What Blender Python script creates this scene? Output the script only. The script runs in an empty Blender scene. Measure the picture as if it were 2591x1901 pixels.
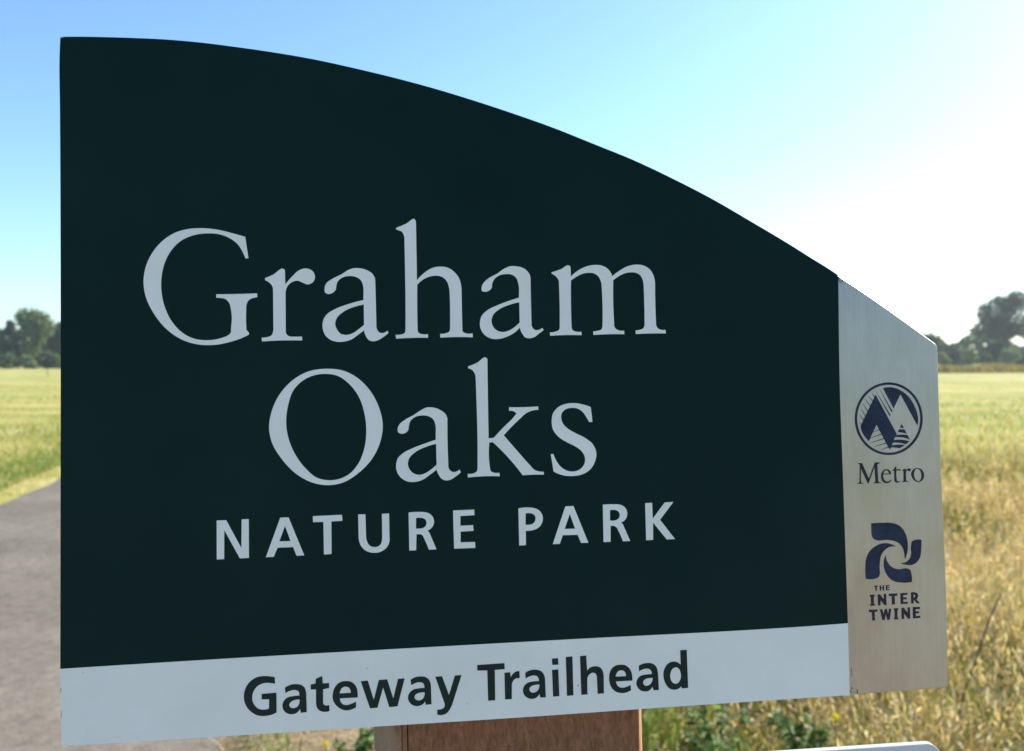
import bpy, math, random
import numpy as np
from mathutils import Vector, Matrix
from mathutils.geometry import tessellate_polygon

S = bpy.context.scene
C = S.collection
rad = math.radians

# ---------------------------------------------------------------- camera, sky, sun, exposure
PITCH = 0.02084
cam = bpy.data.cameras.new("camera")
cam.lens = 29.0
cam.sensor_width = 36.0
cam.clip_start = 0.02
cam.clip_end = 5000
cam.dof.use_dof = True
cam.dof.focus_distance = 0.428
cam.dof.aperture_fstop = 12.6
co = bpy.data.objects.new("camera", cam)
C.objects.link(co)
co.location = (0, 0, 1.5)
co.rotation_euler = (math.pi / 2 - PITCH, 0, 0)
S.camera = co

SUN_AZ = 54.0      # degrees to the right of the view direction (+Y)
SUN_EL = 34.0
w = bpy.data.worlds.new("World")
S.world = w
w.use_nodes = True
nt = w.node_tree
bg = nt.nodes["Background"]
sky = nt.nodes.new("ShaderNodeTexSky")
sky.sky_type = 'NISHITA'
sky.sun_disc = False
sky.sun_elevation = rad(SUN_EL)
sky.sun_rotation = rad(SUN_AZ)
sky.altitude = 50
sky.air_density = 1.0
sky.dust_density = 0.6
sky.ozone_density = 3.0
wb = nt.nodes.new("ShaderNodeMix")          # the camera's cool white balance
wb.data_type = 'RGBA'
wb.blend_type = 'MULTIPLY'
wb.inputs[0].default_value = 1.0
wb.inputs[7].default_value = (0.86, 1.01, 1.06, 1)
nt.links.new(sky.outputs[0], wb.inputs[6])
nt.links.new(wb.outputs[2], bg.inputs[0])
bg.inputs[1].default_value = 0.11
sd = bpy.data.lights.new("sun", 'SUN')
sd.energy = 4.3
sd.angle = rad(0.53)
sd.color = (1.0, 0.91, 0.78)
so = bpy.data.objects.new("sun", sd)
C.objects.link(so)
dirv = Vector((math.sin(rad(SUN_AZ)) * math.cos(rad(SUN_EL)), math.cos(rad(SUN_AZ)) * math.cos(rad(SUN_EL)), math.sin(rad(SUN_EL))))
so.rotation_euler = dirv.to_track_quat('Z', 'Y').to_euler()
S.view_settings.view_transform = 'Standard'
S.view_settings.look = 'None'
S.view_settings.exposure = 1.12
S.view_settings.gamma = 1.0
S.view_settings.use_curve_mapping = False
S.render.engine = 'CYCLES'
S.cycles.max_bounces = 6
S.cycles.transparent_max_bounces = 6
S.cycles.sample_clamp_indirect = 6

# ---------------------------------------------------------------- helpers
def tag(o, label=None, cat=None, group=None, kind=None):
    if label: o['label'] = label
    if cat: o['category'] = cat
    if group: o['group'] = group
    if kind: o['kind'] = kind
    return o

def link(o, parent=None):
    C.objects.link(o)
    if parent is not None: o.parent = parent
    return o

def empty(name, loc=(0, 0, 0)):
    o = bpy.data.objects.new(name, None)
    o.location = loc
    o.empty_display_size = 0.1
    return link(o)

def mesh_obj(name, verts, faces, mat, parent=None, smooth=False):
    me = bpy.data.meshes.new(name)
    me.from_pydata([tuple(v) for v in verts], [], [tuple(f) for f in faces])
    me.update()
    if smooth: me.polygons.foreach_set('use_smooth', [True] * len(me.polygons))
    if mat: me.materials.append(mat)
    return link(bpy.data.objects.new(name, me), parent)

def np_mesh(name, V, F, mat, parent=None, tint=None, smooth=False):
    """V (n,3), F (m,k) with constant k; tint: per-vertex float attribute."""
    me = bpy.data.meshes.new(name)
    k = F.shape[1]
    me.vertices.add(len(V)); me.vertices.foreach_set('co', np.asarray(V, dtype=np.float32).ravel())
    me.loops.add(F.size); me.loops.foreach_set('vertex_index', F.astype(np.int32).ravel())
    me.polygons.add(len(F))
    me.polygons.foreach_set('loop_start', np.arange(0, F.size, k, dtype=np.int32))
    if tint is not None:
        a = me.attributes.new('tint', 'FLOAT', 'POINT')
        a.data.foreach_set('value', np.asarray(tint, dtype=np.float32))
    me.update(calc_edges=True)
    if smooth: me.polygons.foreach_set('use_smooth', [True] * len(F))
    me.materials.append(mat)
    return link(bpy.data.objects.new(name, me), parent)

# ---------------------------------------------------------------- materials
class NT:
    def __init__(self, name):
        self.m = bpy.data.materials.new(name)
        self.m.use_nodes = True
        self.t = self.m.node_tree
        self.b = self.t.nodes["Principled BSDF"]
        self.out = self.t.nodes["Material Output"]
        self._co = None
    def n(self, typ, **kw):
        nd = self.t.nodes.new(typ)
        for k, v in kw.items(): setattr(nd, k, v)
        return nd
    def l(self, a, b): self.t.links.new(a, b)
    def co(self, scale=(1, 1, 1), kind='Object'):
        tc = self.n("ShaderNodeTexCoord"); mp = self.n("ShaderNodeMapping")
        mp.inputs['Scale'].default_value = scale
        self.l(tc.outputs[kind], mp.inputs[0])
        return mp.outputs[0]
    def noise(self, scale, detail=4, rough=.55, vec=None, dist=0):
        nd = self.n("ShaderNodeTexNoise")
        nd.inputs['Scale'].default_value = scale; nd.inputs['Detail'].default_value = detail
        nd.inputs['Roughness'].default_value = rough; nd.inputs['Distortion'].default_value = dist
        if vec is not None: self.l(vec, nd.inputs['Vector'])
        return nd.outputs['Fac']
    def ramp(self, fac, stops):
        r = self.n("ShaderNodeValToRGB")
        e = r.color_ramp.elements
        while len(e) < len(stops): e.new(0.5)
        for i, (p, c) in enumerate(stops):
            e[i].position = p
            e[i].color = (c[0], c[1], c[2], 1) if isinstance(c, (tuple, list)) else (c, c, c, 1)
        self.l(fac, r.inputs[0])
        return r.outputs[0]
    def mix(self, fac, a, b, mode='MIX'):
        m = self.n("ShaderNodeMix", data_type='RGBA', blend_type=mode)
        for s, v in ((m.inputs[0], fac), (m.inputs[6], a), (m.inputs[7], b)):
            if hasattr(v, 'node'): self.l(v, s)
            elif isinstance(v, (int, float)): s.default_value = v
            else: s.default_value = (*v, 1)
        return m.outputs[2]
    def math(self, op, a, b=0.0):
        m = self.n("ShaderNodeMath", operation=op)
        for s, v in ((m.inputs[0], a), (m.inputs[1], b)):
            if hasattr(v, 'node'): self.l(v, s)
            else: s.default_value = v
        return m.outputs[0]
    def set(self, **kw):
        names = dict(color='Base Color', rough='Roughness', metal='Metallic', spec='Specular IOR Level')
        for k, v in kw.items():
            s = self.b.inputs[names[k]]
            if hasattr(v, 'node'): self.l(v, s)
            elif isinstance(v, (int, float)): s.default_value = v
            else: s.default_value = (*v, 1)
    def bump(self, height, strength=.3, dist=.01):
        b = self.n("ShaderNodeBump")
        b.inputs['Strength'].default_value = strength; b.inputs['Distance'].default_value = dist
        self.l(height, b.inputs['Height']); self.l(b.outputs[0], self.b.inputs['Normal'])

def leafy(name, stops, trans=.45, rough=.6, spec=.25, tgain=1.0, nscale=None):
    """foliage / blade material: reflection plus light coming through from behind"""
    M = NT(name)
    at = M.n("ShaderNodeAttribute", attribute_name='tint')
    col = M.ramp(at.outputs['Fac'], stops)
    if nscale:
        col = M.mix(.5, col, M.ramp(M.noise(nscale, 3, .6, M.co()), [(.3, .5), (.7, 1.4)]), 'MULTIPLY')
    M.set(color=col, rough=rough, spec=spec)
    tr = M.n("ShaderNodeBsdfTranslucent")
    tc = M.mix(1.0, col, (1.0 * tgain, 1.0 * tgain, .55 * tgain), 'MULTIPLY')
    M.l(tc, tr.inputs[0])
    mx = M.n("ShaderNodeMixShader"); mx.inputs[0].default_value = trans
    M.l(M.b.outputs[0], mx.inputs[1]); M.l(tr.outputs[0], mx.inputs[2]); M.l(mx.outputs[0], M.out.inputs[0])
    return M.m

def m_green():
    M = NT('dark_green_vinyl')
    n1 = M.noise(9, 4, .6, M.co()); n2 = M.noise(900, 2, .5, M.co())
    M.set(color=M.ramp(n1, [(.3, (.0007, .0118, .0120)), (.55, (.0014, .0140, .0132)), (.75, (.0034, .0175, .0165))]),
          rough=M.ramp(M.noise(22, 5, .7, M.co()), [(.3, .36), (.7, .55)]), spec=.08)
    n0 = M.noise(3.2, 6, .7, M.co())
    c0 = M.mix(M.ramp(n0, [(.40, 0), (.72, .5)]), M.b.inputs['Base Color'].links[0].from_socket, (.0045, .0225, .0205))
    M.l(c0, M.b.inputs['Base Color'])
    M.bump(n2, .05, .0002)
    return M.m
def m_white():
    M = NT('white_vinyl')
    n1 = M.noise(14, 5, .65, M.co()); n2 = M.noise(350, 3, .6, M.co())
    c = M.ramp(n1, [(.25, (.59, .61, .595)), (.75, (.69, .71, .69))])
    c = M.mix(M.ramp(n2, [(.70, 0), (.80, .25)]), c, (.45, .45, .42))
    M.set(color=c, rough=.5, spec=.4)
    M.bump(n2, .05, .0002)
    return M.m
def m_alu(name='brushed_aluminium', lo=.29, hi=.44):
    M = NT(name)
    st = M.noise(1, 5, .65, M.co((900, 60, 14)))
    n1 = M.noise(9, 5, .7, M.co((2.2, 2.2, 1)))
    c = M.mix(.62, M.ramp(st, [(.3, (lo * 1.1, lo * 1.06, lo)), (.7, (hi * .97, hi * .93, hi * .87))]), M.ramp(n1, [(.3, (lo * .92, lo * .87, lo * .78)), (.7, (hi * 1.1, hi * 1.05, hi * .98))]))
    M.set(color=c, rough=M.ramp(n1, [(.3, .28), (.7, .46)]), metal=.92)
    M.b.inputs['Anisotropic'].default_value = .3
    M.bump(st, .12, .0003)
    return M.m
def m_ink(name, a, b, sc=60):
    M = NT(name)
    n1 = M.noise(sc, 4, .6, M.co())
    M.set(color=M.ramp(n1, [(.35, a), (.72, b)]), rough=.5, spec=.2)
    return M.m
def m_post():
    M = NT('weathered_brown_wood')
    g = M.noise(1, 6, .65, M.co((190, 190, 55)), .8)
    fine = M.noise(1, 4, .75, M.co((620, 620, 210)))
    big = M.noise(1, 4, .6, M.co((16, 16, 5)))
    c = M.ramp(g, [(.28, (.135, .058, .028)), (.5, (.195, .088, .044)), (.75, (.26, .125, .068))])
    c = M.mix(M.ramp(big, [(.35, 0), (.75, .5)]), c, (.24, .115, .06))
    c = M.mix(.85, c, M.ramp(fine, [(.3, .55), (.7, 1.4)]), 'MULTIPLY')
    # greyed, weathered left corner
    sp = M.n("ShaderNodeSeparateXYZ"); M.l(M.co(), sp.inputs[0])
    lf = M.math('MULTIPLY_ADD', sp.outputs[0], -1.0); lf.node.inputs[2].default_value = -.0585
    lf = M.math('ADD', lf, M.math('MULTIPLY', M.math('SUBTRACT', g, .5), .022))
    k = M.ramp(M.math('MULTIPLY', lf, 120.0), [(0, 0), (1, 1)])
    c = M.mix(k, c, M.mix(fine, (.19, .125, .082), (.34, .24, .165)))
    # right-hand arris coloured paler and glossier, standing in for its sunlit rim
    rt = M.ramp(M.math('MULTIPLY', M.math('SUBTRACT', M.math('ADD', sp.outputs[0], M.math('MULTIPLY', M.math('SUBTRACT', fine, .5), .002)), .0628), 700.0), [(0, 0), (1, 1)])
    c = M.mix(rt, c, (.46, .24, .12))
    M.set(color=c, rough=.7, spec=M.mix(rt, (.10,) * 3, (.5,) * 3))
    M.bump(M.math('ADD', g, M.math('MULTIPLY', fine, .5)), .5, .0012)
    return M.m
def m_grey():
    M = NT('pale_grey_paint')
    n1 = M.noise(40, 5, .65, M.co()); n2 = M.noise(500, 3, .6, M.co())
    M.set(color=M.ramp(n1, [(.3, (.40, .42, .44)), (.7, (.50, .52, .53))]), rough=M.ramp(n2, [(.3, .35), (.7, .5)]), spec=.5)
    M.bump(n2, .08, .0003)
    return M.m
GREEN_M = m_green(); WHITE_M = m_white(); ALU_M = m_alu(); ALU2_M = m_grey()
INK = m_ink('dark_green_ink', (.001, .0125, .012), (.003, .018, .017))
NAVY = m_ink('navy_ink', (.005, .011, .030), (.022, .036, .078), 90)
BLACKN = m_ink('black_ink', (.012, .014, .024), (.02, .028, .06), 70)
SCUFF_M = m_ink('scuff_mark', (.02, .035, .035), (.06, .08, .08), 200)
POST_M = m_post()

# traced outlines in millimetres on the sign's own face (! marks a corner)
PLATE = [['-223.17,173.72! -222.41,174.34! -213.32,174.59 -204.76,174.61 -195.22,174.55 -185.63,174.37 -176,174.11 -156.62,172.84 -137.08,170.65 -117.38,168.03 -97.51,164.76 -77.49,160.54 -57.31,155.86 -36.96,150.52 -16.46,144.41 4.2,137.71 25.02,130.43 46,122.14 67.14,113.67 88.42,103.75 109.84,92.79 131.39,80.34 153.1,67.47 164.01,60.63 174.96,53.86 179.45,50.8 185.94,46.63 205.79,32.99 225.75,18.61 233.88,12.72! 234.87,11.5! 235.11,9.11! 235.04,-2.62 234.7,-67.47 234.87,-80.39 233.78,-173.13! 233.16,-174.37! 200.2,-174.82 177.79,-175.17 80.18,-175.66 -5.3,-176.34 -75.12,-176.49 -161.1,-176.66 -225.17,-176.66! -225.53,-176.07! -225.78,-139.08 -225.05,-63.44 -224.31,14.57 -223.65,139.14 -223.64,163.11']]
GREEN = [['-223.17,173.72! -222.41,174.34! -213.32,174.59 -204.76,174.61 -195.22,174.55 -185.63,174.37 -176,174.11 -156.62,172.84 -137.08,170.65 -117.38,168.03 -97.51,164.76 -77.49,160.54 -57.31,155.86 -36.96,150.52 -16.46,144.41 4.2,137.71 25.02,130.43 46,122.14 67.14,113.67 88.42,103.75 109.84,92.79 131.39,80.34 153.1,67.47 164.01,60.63 174.96,53.86 179.45,50.8! 179.04,32.91 178.27,-1.46 178.21,-65.54 178.17,-136.93! 168.18,-137.18 18.28,-137.78 -145.29,-138.39 -225.78,-139.17! -225.05,-63.44 -224.31,14.57 -223.65,139.14 -223.64,163.11']]
WHITE = [['-225.78,-139.17! -145.29,-138.39 18.28,-137.78 168.18,-137.18 178.17,-136.93! 177.79,-175.17! 80.18,-175.66 -5.3,-176.34 -75.12,-176.49 -161.1,-176.66 -225.17,-176.66! -225.53,-176.07!']]
NAME = [['-132.93,62.26! -134.45,62.27! -135.62,65.22 -138.29,69.62 -141.89,72.46 -146.7,74.48 -153.34,75.07 -159.97,74.1 -166.01,71.33 -170.85,66.38 -174.22,59.57 -175.81,50.91 -175.75,45.95 -174.17,37.89 -170.69,30.41 -165.98,25.08 -160.63,22.03 -153.45,20.98 -147.42,21.81 -143.17,23.6 -142.07,24.71! -141.9,28.13! -141.91,36.22 -142.94,39.98 -144.73,41.74 -147.14,42.27 -149.07,42.36! -149.05,44.16! -138.95,44.17 -128.93,44.37! -128.9,42.37! -131.4,41.9 -133.24,40.8 -134.18,38.93 -134.47,35.5 -134.43,25.64! -133.59,25.01 -133.25,23.51! -136.54,21.94 -142.62,19.92 -147.46,18.89 -153.48,18.5 -160.66,19.43 -167.8,22.45 -174.29,27.69 -179.56,34.87 -183.04,42.32 -184.32,49.75 -183.16,58.4 -180.41,64.58 -175.58,70.76 -168.95,75.39 -162.93,77.23 -155.11,77.71 -146.67,76.67 -140.64,75.08 -134.41,73.24!'],['-124.86,52.16! -120.86,53.82 -115.62,56.72 -114.95,56.15! -114.88,48.74! -111.07,53.1 -107.96,55.9 -104.25,56.88 -101.19,55.53 -99.94,52.68 -100.98,49.85 -103.64,48.68 -105.91,49.46 -108.66,50.62 -111.12,50.14 -113.61,48.09 -114.56,45.91 -114.84,44.03! -115.01,25.22! -114.61,23.33 -113.1,22.24 -110.96,22.08 -106.97,22.08! -106.82,20.07! -117.11,20.24 -126.86,19.91! -127.02,21.85! -124.09,22.11 -122.25,22.83 -121.31,24.69 -121.1,26.56! -120.98,45.98! -121.44,48.18 -122.76,49.76 -124.87,51.03!'],['-95.23,46.33 -94.51,48.84 -91.37,51.34 -86.37,53.82 -83.22,55.82 -80.09,56.81 -77.6,56.79 -73.88,55.8 -70.79,53.68 -69.59,51.13! -69.47,40.98 -69.42,27.04! -68.96,24.81 -67.61,23.4 -65.74,23.31 -63.84,24.42! -63.3,23.27! -65.78,21.28 -68.31,19.74 -71.13,19.03 -73.3,19.7 -74.64,21.43 -75.7,24.79! -78.85,22.44 -82.62,19.98 -86.36,19.1 -89.46,19.09 -93.14,20.47 -95.57,23.03 -96.55,26.82 -96.06,30.58 -94.16,33.39 -91.03,35.43 -83.54,38.3 -75.72,40.35! -75.58,44.85! -75.77,47.7 -76.78,50.44 -79.55,52.37 -82.66,52.77 -85.77,52.23 -88.29,50.36 -89.26,48.16 -89.61,45.95 -91.18,44.26 -93.36,43.66 -94.9,44.3','-75.58,38.01! -81.08,36.69 -86.09,34.35 -89.24,31.43 -90.22,28.61 -89.35,25.45 -87.53,23.21 -84.75,22.54 -81.32,23.43 -78.17,25.59 -75.65,27.51!'],['-58.26,77.58! -52.97,79.83 -48.83,82.09 -48.13,80.69! -48.18,61.08! -48.23,50.29! -44.89,53.65 -41.82,55.8 -38.77,57 -35.74,57.23 -32.28,56.68 -28.86,54.38 -26.54,51.3 -25.53,47.8 -25.3,44.3! -25.35,30.34 -25.33,25.11! -24.98,23.15 -23.48,22.38 -20.09,22.37! -20,20.24! -28.73,20.55 -36.78,20.34! -36.87,22.34! -33.88,22.64 -32.35,23.26 -31.66,25.21! -31.45,34.78 -31.48,43.5! -31.73,46.12 -32.66,49.18 -34.14,51.16 -36.28,52.27 -39.3,52.51 -42.33,51.89 -45.38,50.39 -48.11,47.9! -48.37,37.17 -48.4,25.03! -47.88,23.08 -46.39,22.4 -43.16,22.35! -43.12,20.4! -51.15,20.49 -59.55,20.19! -59.64,22.23! -56.68,22.39 -55.17,22.98 -54.58,24.7! -54.29,39.42 -54.2,56.77 -54.22,71.12! -54.59,73.96 -55.42,75.48 -56.91,76.23 -58.36,76.67!'],['-14.87,45.79 -14.11,48.03 -11.16,50.89 -6.6,53.3 -2.67,55.97 0.58,57.17 3.17,57.15 7.67,55.88 10.2,53.28 10.92,51.01! 10.86,40.67 10.86,27.12! 11.32,24.86 12.71,23.55 14.66,23.64 16.5,24.65! 17.19,23.41! 14.61,21.58 12.3,19.88 9.69,19.28 7.44,19.76 5.87,21.72 4.66,25.02! 2.35,22.74 -1.57,20.55 -5.46,19.33 -8.03,19.12 -11.23,19.75 -14.38,22.04 -15.91,24.95 -16.1,28.16 -15.13,31.35 -12.18,34.2 -6.99,36.7 -1.14,38.88 4.58,40.61! 4.74,44.61! 4.43,47.84 3.34,51.08 1.12,52.71 -2.1,53.06 -5.99,52.13 -8.28,50.22 -9.3,47.98 -9.53,46.05 -10.66,44.65 -13.24,43.91 -14.64,44.31','4.72,38.23! -0.54,36.94 -5.74,34.75 -9.02,31.91 -10.07,28.39 -9.17,25.49 -7.29,23.54 -4.09,22.78 -0.86,23.56 2.42,25.63 4.66,27.66!'],['22.11,53.82! 27.18,55.4 31.48,57.31 32.25,56.65! 32.37,51.45! 36.33,54.67 40.32,56.59 43.63,57.34 47.58,57.38 50.85,56.31 53.43,53.87 54.49,51.38! 58.74,54.48 62.78,56.6 67.46,57.48 71.44,56.99 75.37,54.33 77.12,50.38 77.48,46.44! 77.33,36.61 77.42,26.14! 78.03,23.84 79.79,22.7 82.4,22.66! 82.61,20.63! 74.4,20.76 66.35,20.56! 66.27,22.52! 68.81,22.87 70.49,23.63 71.21,25.58! 71.4,36.69 71.32,45.85! 70.88,49.13 69.63,51.76 67.33,53.09 64.02,53.38 60.68,52.69 57.99,51.35 54.96,49.28! 54.62,36.89 54.8,26.47! 55.26,23.99 57.2,22.66 60.04,22.55! 60.19,20.59! 51.87,20.73 43.57,20.47! 43.49,22.35! 45.99,22.64 47.85,23.32 48.57,25.59! 48.88,36.97 48.66,46.09! 48.21,49.02 46.77,51.65 44.83,52.97 41.55,53.32 37.58,52.51 34.92,51.1 32.32,49.31! 32.01,37.18 32.02,25.19! 32.56,23.24 34.18,22.43 37.19,22.39! 37.27,20.44! 28.9,20.64 20.56,20.39! 20.47,22.2! 23.41,22.54 25.19,23.35 25.76,25.28! 26,37.25 25.93,47.62! 25.6,49.89 24.47,51.53 22.22,52.97!'],['-93.88,5.38 -86.75,4.35 -79.64,0.56 -73.37,-6.05 -69.12,-14.25 -67.14,-24.01 -68.67,-32.86 -73.24,-41.6 -80.54,-48.62 -86.96,-52.42 -94.9,-53.76 -102.76,-52.3 -111.32,-47.22 -118.25,-39.42 -122.43,-32.12 -124.03,-24.09 -122.98,-16.93 -119.73,-9.01 -113.73,-1.53 -104.98,3.91','-95.51,2.83 -89.18,1.57 -83.69,-2.59 -79.02,-9.16 -76.38,-17.3 -75.51,-26.21 -76.72,-35.85 -79.64,-43.01 -84.51,-48.49 -90.11,-50.95 -94.86,-51.28 -100.36,-49.98 -106.57,-44.58 -111.93,-36.42 -114.78,-28.34 -115.54,-21.92 -114.54,-13.14 -111.42,-4.79 -105.83,0.31 -100.27,2.44'],['-59.65,-26.64 -58.88,-24.23 -55.6,-21.48 -51.12,-19.16 -47.84,-17.05 -44.57,-15.58 -41.33,-15.66 -37.3,-17.23 -34.75,-19.57 -34.06,-21.63! -34.24,-33.85 -34.08,-45.24! -33.64,-47.69 -32.13,-49.04 -30.26,-49.02 -28.36,-47.94! -27.74,-49.43! -30.72,-51.69 -33.19,-53.07 -35.47,-53.32 -37.64,-52.44 -38.98,-50.61 -40.14,-47.65! -43.67,-50.21 -47.76,-52.75 -51.81,-53.59 -55.03,-53.24 -58.21,-51.36 -60.39,-48.05 -60.72,-44.41 -59.77,-41.2 -57.15,-38.7 -52.27,-36.33 -46.58,-34.3 -40.3,-32.29! -40.11,-27.17! -40.45,-23.91 -41.46,-21.6 -43.86,-20.07 -47.08,-19.59 -50.74,-20.39 -53.2,-22.6 -53.9,-25.17 -54.26,-26.95 -55.74,-28.37 -58.16,-28.63 -59.35,-27.86','-40.1,-34.41! -45.8,-35.95 -50.7,-38.24 -53.98,-41.38 -54.77,-44.19 -53.7,-47.46 -51.73,-49.3 -48.92,-50.04 -45.26,-48.94 -42.39,-47.01 -40.08,-45.13!'],['-22.78,5.18! -17.98,7.06 -13.41,9.6 -12.68,8.85! -12.86,-9.88 -12.97,-32.41! -10.25,-32.08! -4.77,-26.49 0.3,-21.7 1.67,-19.68 0.37,-18.66 -2.02,-18.35! -1.97,-16.46! 5.39,-16.64 13.28,-16.42! 13.4,-18.24! 10.32,-18.49 6.97,-19.81 3.59,-22.6 -5.04,-30.99! 1.54,-38.97 7.98,-46.55 10.81,-49.51 13.27,-50.33 15.35,-50.48! 15.39,-52.04! 9.92,-51.86 4.37,-52.01! -2.68,-42.94 -10.87,-34.35! -12.68,-34.46! -13.03,-42.63 -12.65,-47.54! -12.04,-49.44 -10.25,-50.23 -7.79,-50.23! -7.67,-52.11! -16.03,-51.84 -24.13,-52.23! -24.17,-50.27! -21.31,-50.2 -19.66,-49.36 -19.03,-46.93! -18.75,-34.29 -18.85,-9.74 -18.98,-0.72! -19.58,1.75 -20.69,3.25 -22.8,4.2!'],['40.07,-25.29! 38.62,-22.68 37.01,-20.15 34.54,-18.27 31.2,-17.61 27.83,-18.27 25.69,-20.28 25.29,-22.75 26.14,-25.67 28.42,-28.21 32.54,-30.8 37.5,-33.42 41.61,-36.84 43.43,-41.45 42.63,-45.98 40,-50.03 36.16,-52.38 31.12,-53.21 25.28,-52.61 20.59,-50.56! 19.31,-41.47! 20.73,-41.43! 22.14,-44.93 24.15,-47.88 27.02,-50.03 30.76,-50.89 34.55,-49.86 36.98,-47.04 37.24,-43.33 35.64,-40.39 32.35,-37.82 28.22,-35.63 23.71,-32.62 20.88,-28.83 20.24,-24.68 21.1,-20.17 24.1,-16.94 27.91,-15.46 32.1,-15.14 37.12,-16.01 41.12,-17.44! 41.84,-25.25!']]
SUB = [['-150.39,-69.57! -145.77,-69.55! -138.49,-83.85! -138.17,-69.48! -134.72,-69.45! -134.89,-88.85! -139.33,-88.9! -146.73,-74.52! -147.04,-88.94! -150.58,-88.98!'],['-126.59,-88.85! -119.2,-69.32! -115.1,-69.31! -107.63,-88.73! -111.43,-88.77! -113.11,-84.33! -120.76,-84.34! -122.74,-88.85!','-119.86,-81.2! -116.93,-73.46! -114.32,-81.26!'],['-103.07,-69.16! -88.55,-69.02! -88.36,-72.07! -93.9,-72.18! -94.06,-88.57! -97.85,-88.7! -97.84,-72.27! -103,-72.15!'],['-80.38,-69.16! -76.76,-69.18! -76.64,-79.73! -76.41,-82.14 -75.65,-84.17 -74.28,-85.51 -72.5,-85.98 -70.5,-85.66 -69.08,-84.24 -68.56,-82.05 -68.48,-80.45! -68.43,-69.28! -64.83,-69.17! -64.83,-81.4! -65.08,-84.2 -66.12,-86.16 -68.15,-87.88 -70.16,-88.72 -72.55,-88.87 -74.93,-88.53 -77.3,-87.31 -79.05,-85.44 -80,-83.2 -80.35,-80.78!'],['-54.89,-69.1! -49.65,-68.96 -46.83,-69.19 -44.43,-69.96 -42.65,-71.77 -42.01,-74.22 -42.54,-76.22 -43.78,-77.79 -45.49,-78.61! -44.63,-79.57 -44.05,-80.81! -41.1,-88.39! -44.89,-88.48! -47.31,-82.49 -47.89,-81.26 -48.68,-80.54 -49.88,-80.33 -51.09,-80.37! -51.46,-88.45! -54.91,-88.51!','-51.16,-72.1! -49.31,-71.92 -47.7,-72.23 -46.39,-73.04 -45.86,-74.68 -46.37,-76.27 -47.6,-77.24 -49.42,-77.49 -51.31,-77.42!'],['-32.17,-68.88! -21.26,-68.83! -21.2,-71.67! -28.46,-71.89! -28.57,-76.83! -22.01,-76.8! -21.87,-79.73! -28.51,-79.88! -28.63,-85.34! -21.18,-85.44! -21.09,-88.52! -32.03,-88.44!'],['1.68,-69.05! 7.55,-68.81 10.44,-69.36 12.88,-70.88 14.23,-73.47 14.08,-76.33 12.48,-78.93 9.75,-80.38 7.26,-80.77 5.24,-80.78! 5.14,-88.12! 1.64,-88.22!','5.33,-71.79! 7.48,-71.71 9.13,-72.18 10.26,-73.33 10.51,-74.97 9.76,-76.58 8.38,-77.47 6.92,-77.7 5.19,-77.63!'],['19.22,-88.2! 26.32,-68.87! 30.58,-68.82! 37.98,-88.22! 34.17,-88.19! 32.4,-83.89! 24.57,-83.78! 22.91,-88.22!','25.65,-80.59! 28.56,-72.85! 31.15,-80.68!'],['46.18,-68.72! 51.83,-68.67 54.77,-68.9 57.28,-69.98 58.91,-72.24 58.97,-74.72 57.93,-76.96 55.57,-78.35! 56.52,-79.18! 60.24,-88.2! 56.35,-88.21! 53.98,-82.38 53.18,-80.91 51.94,-80.07 50,-80.04! 49.78,-88.2! 46.07,-88.21!','49.93,-71.79! 51.75,-71.6 53.63,-72.04 54.86,-73.33 55.03,-74.99 54.15,-76.4 52.86,-77.05 49.78,-77.06!'],['68.85,-68.7! 72.59,-68.67! 72.69,-77.01! 79.41,-68.7! 84.11,-68.62! 76.59,-77.74! 84.39,-88.17! 79.91,-88.2! 72.8,-79.05! 72.54,-88.11! 68.84,-88.17!']]
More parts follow.
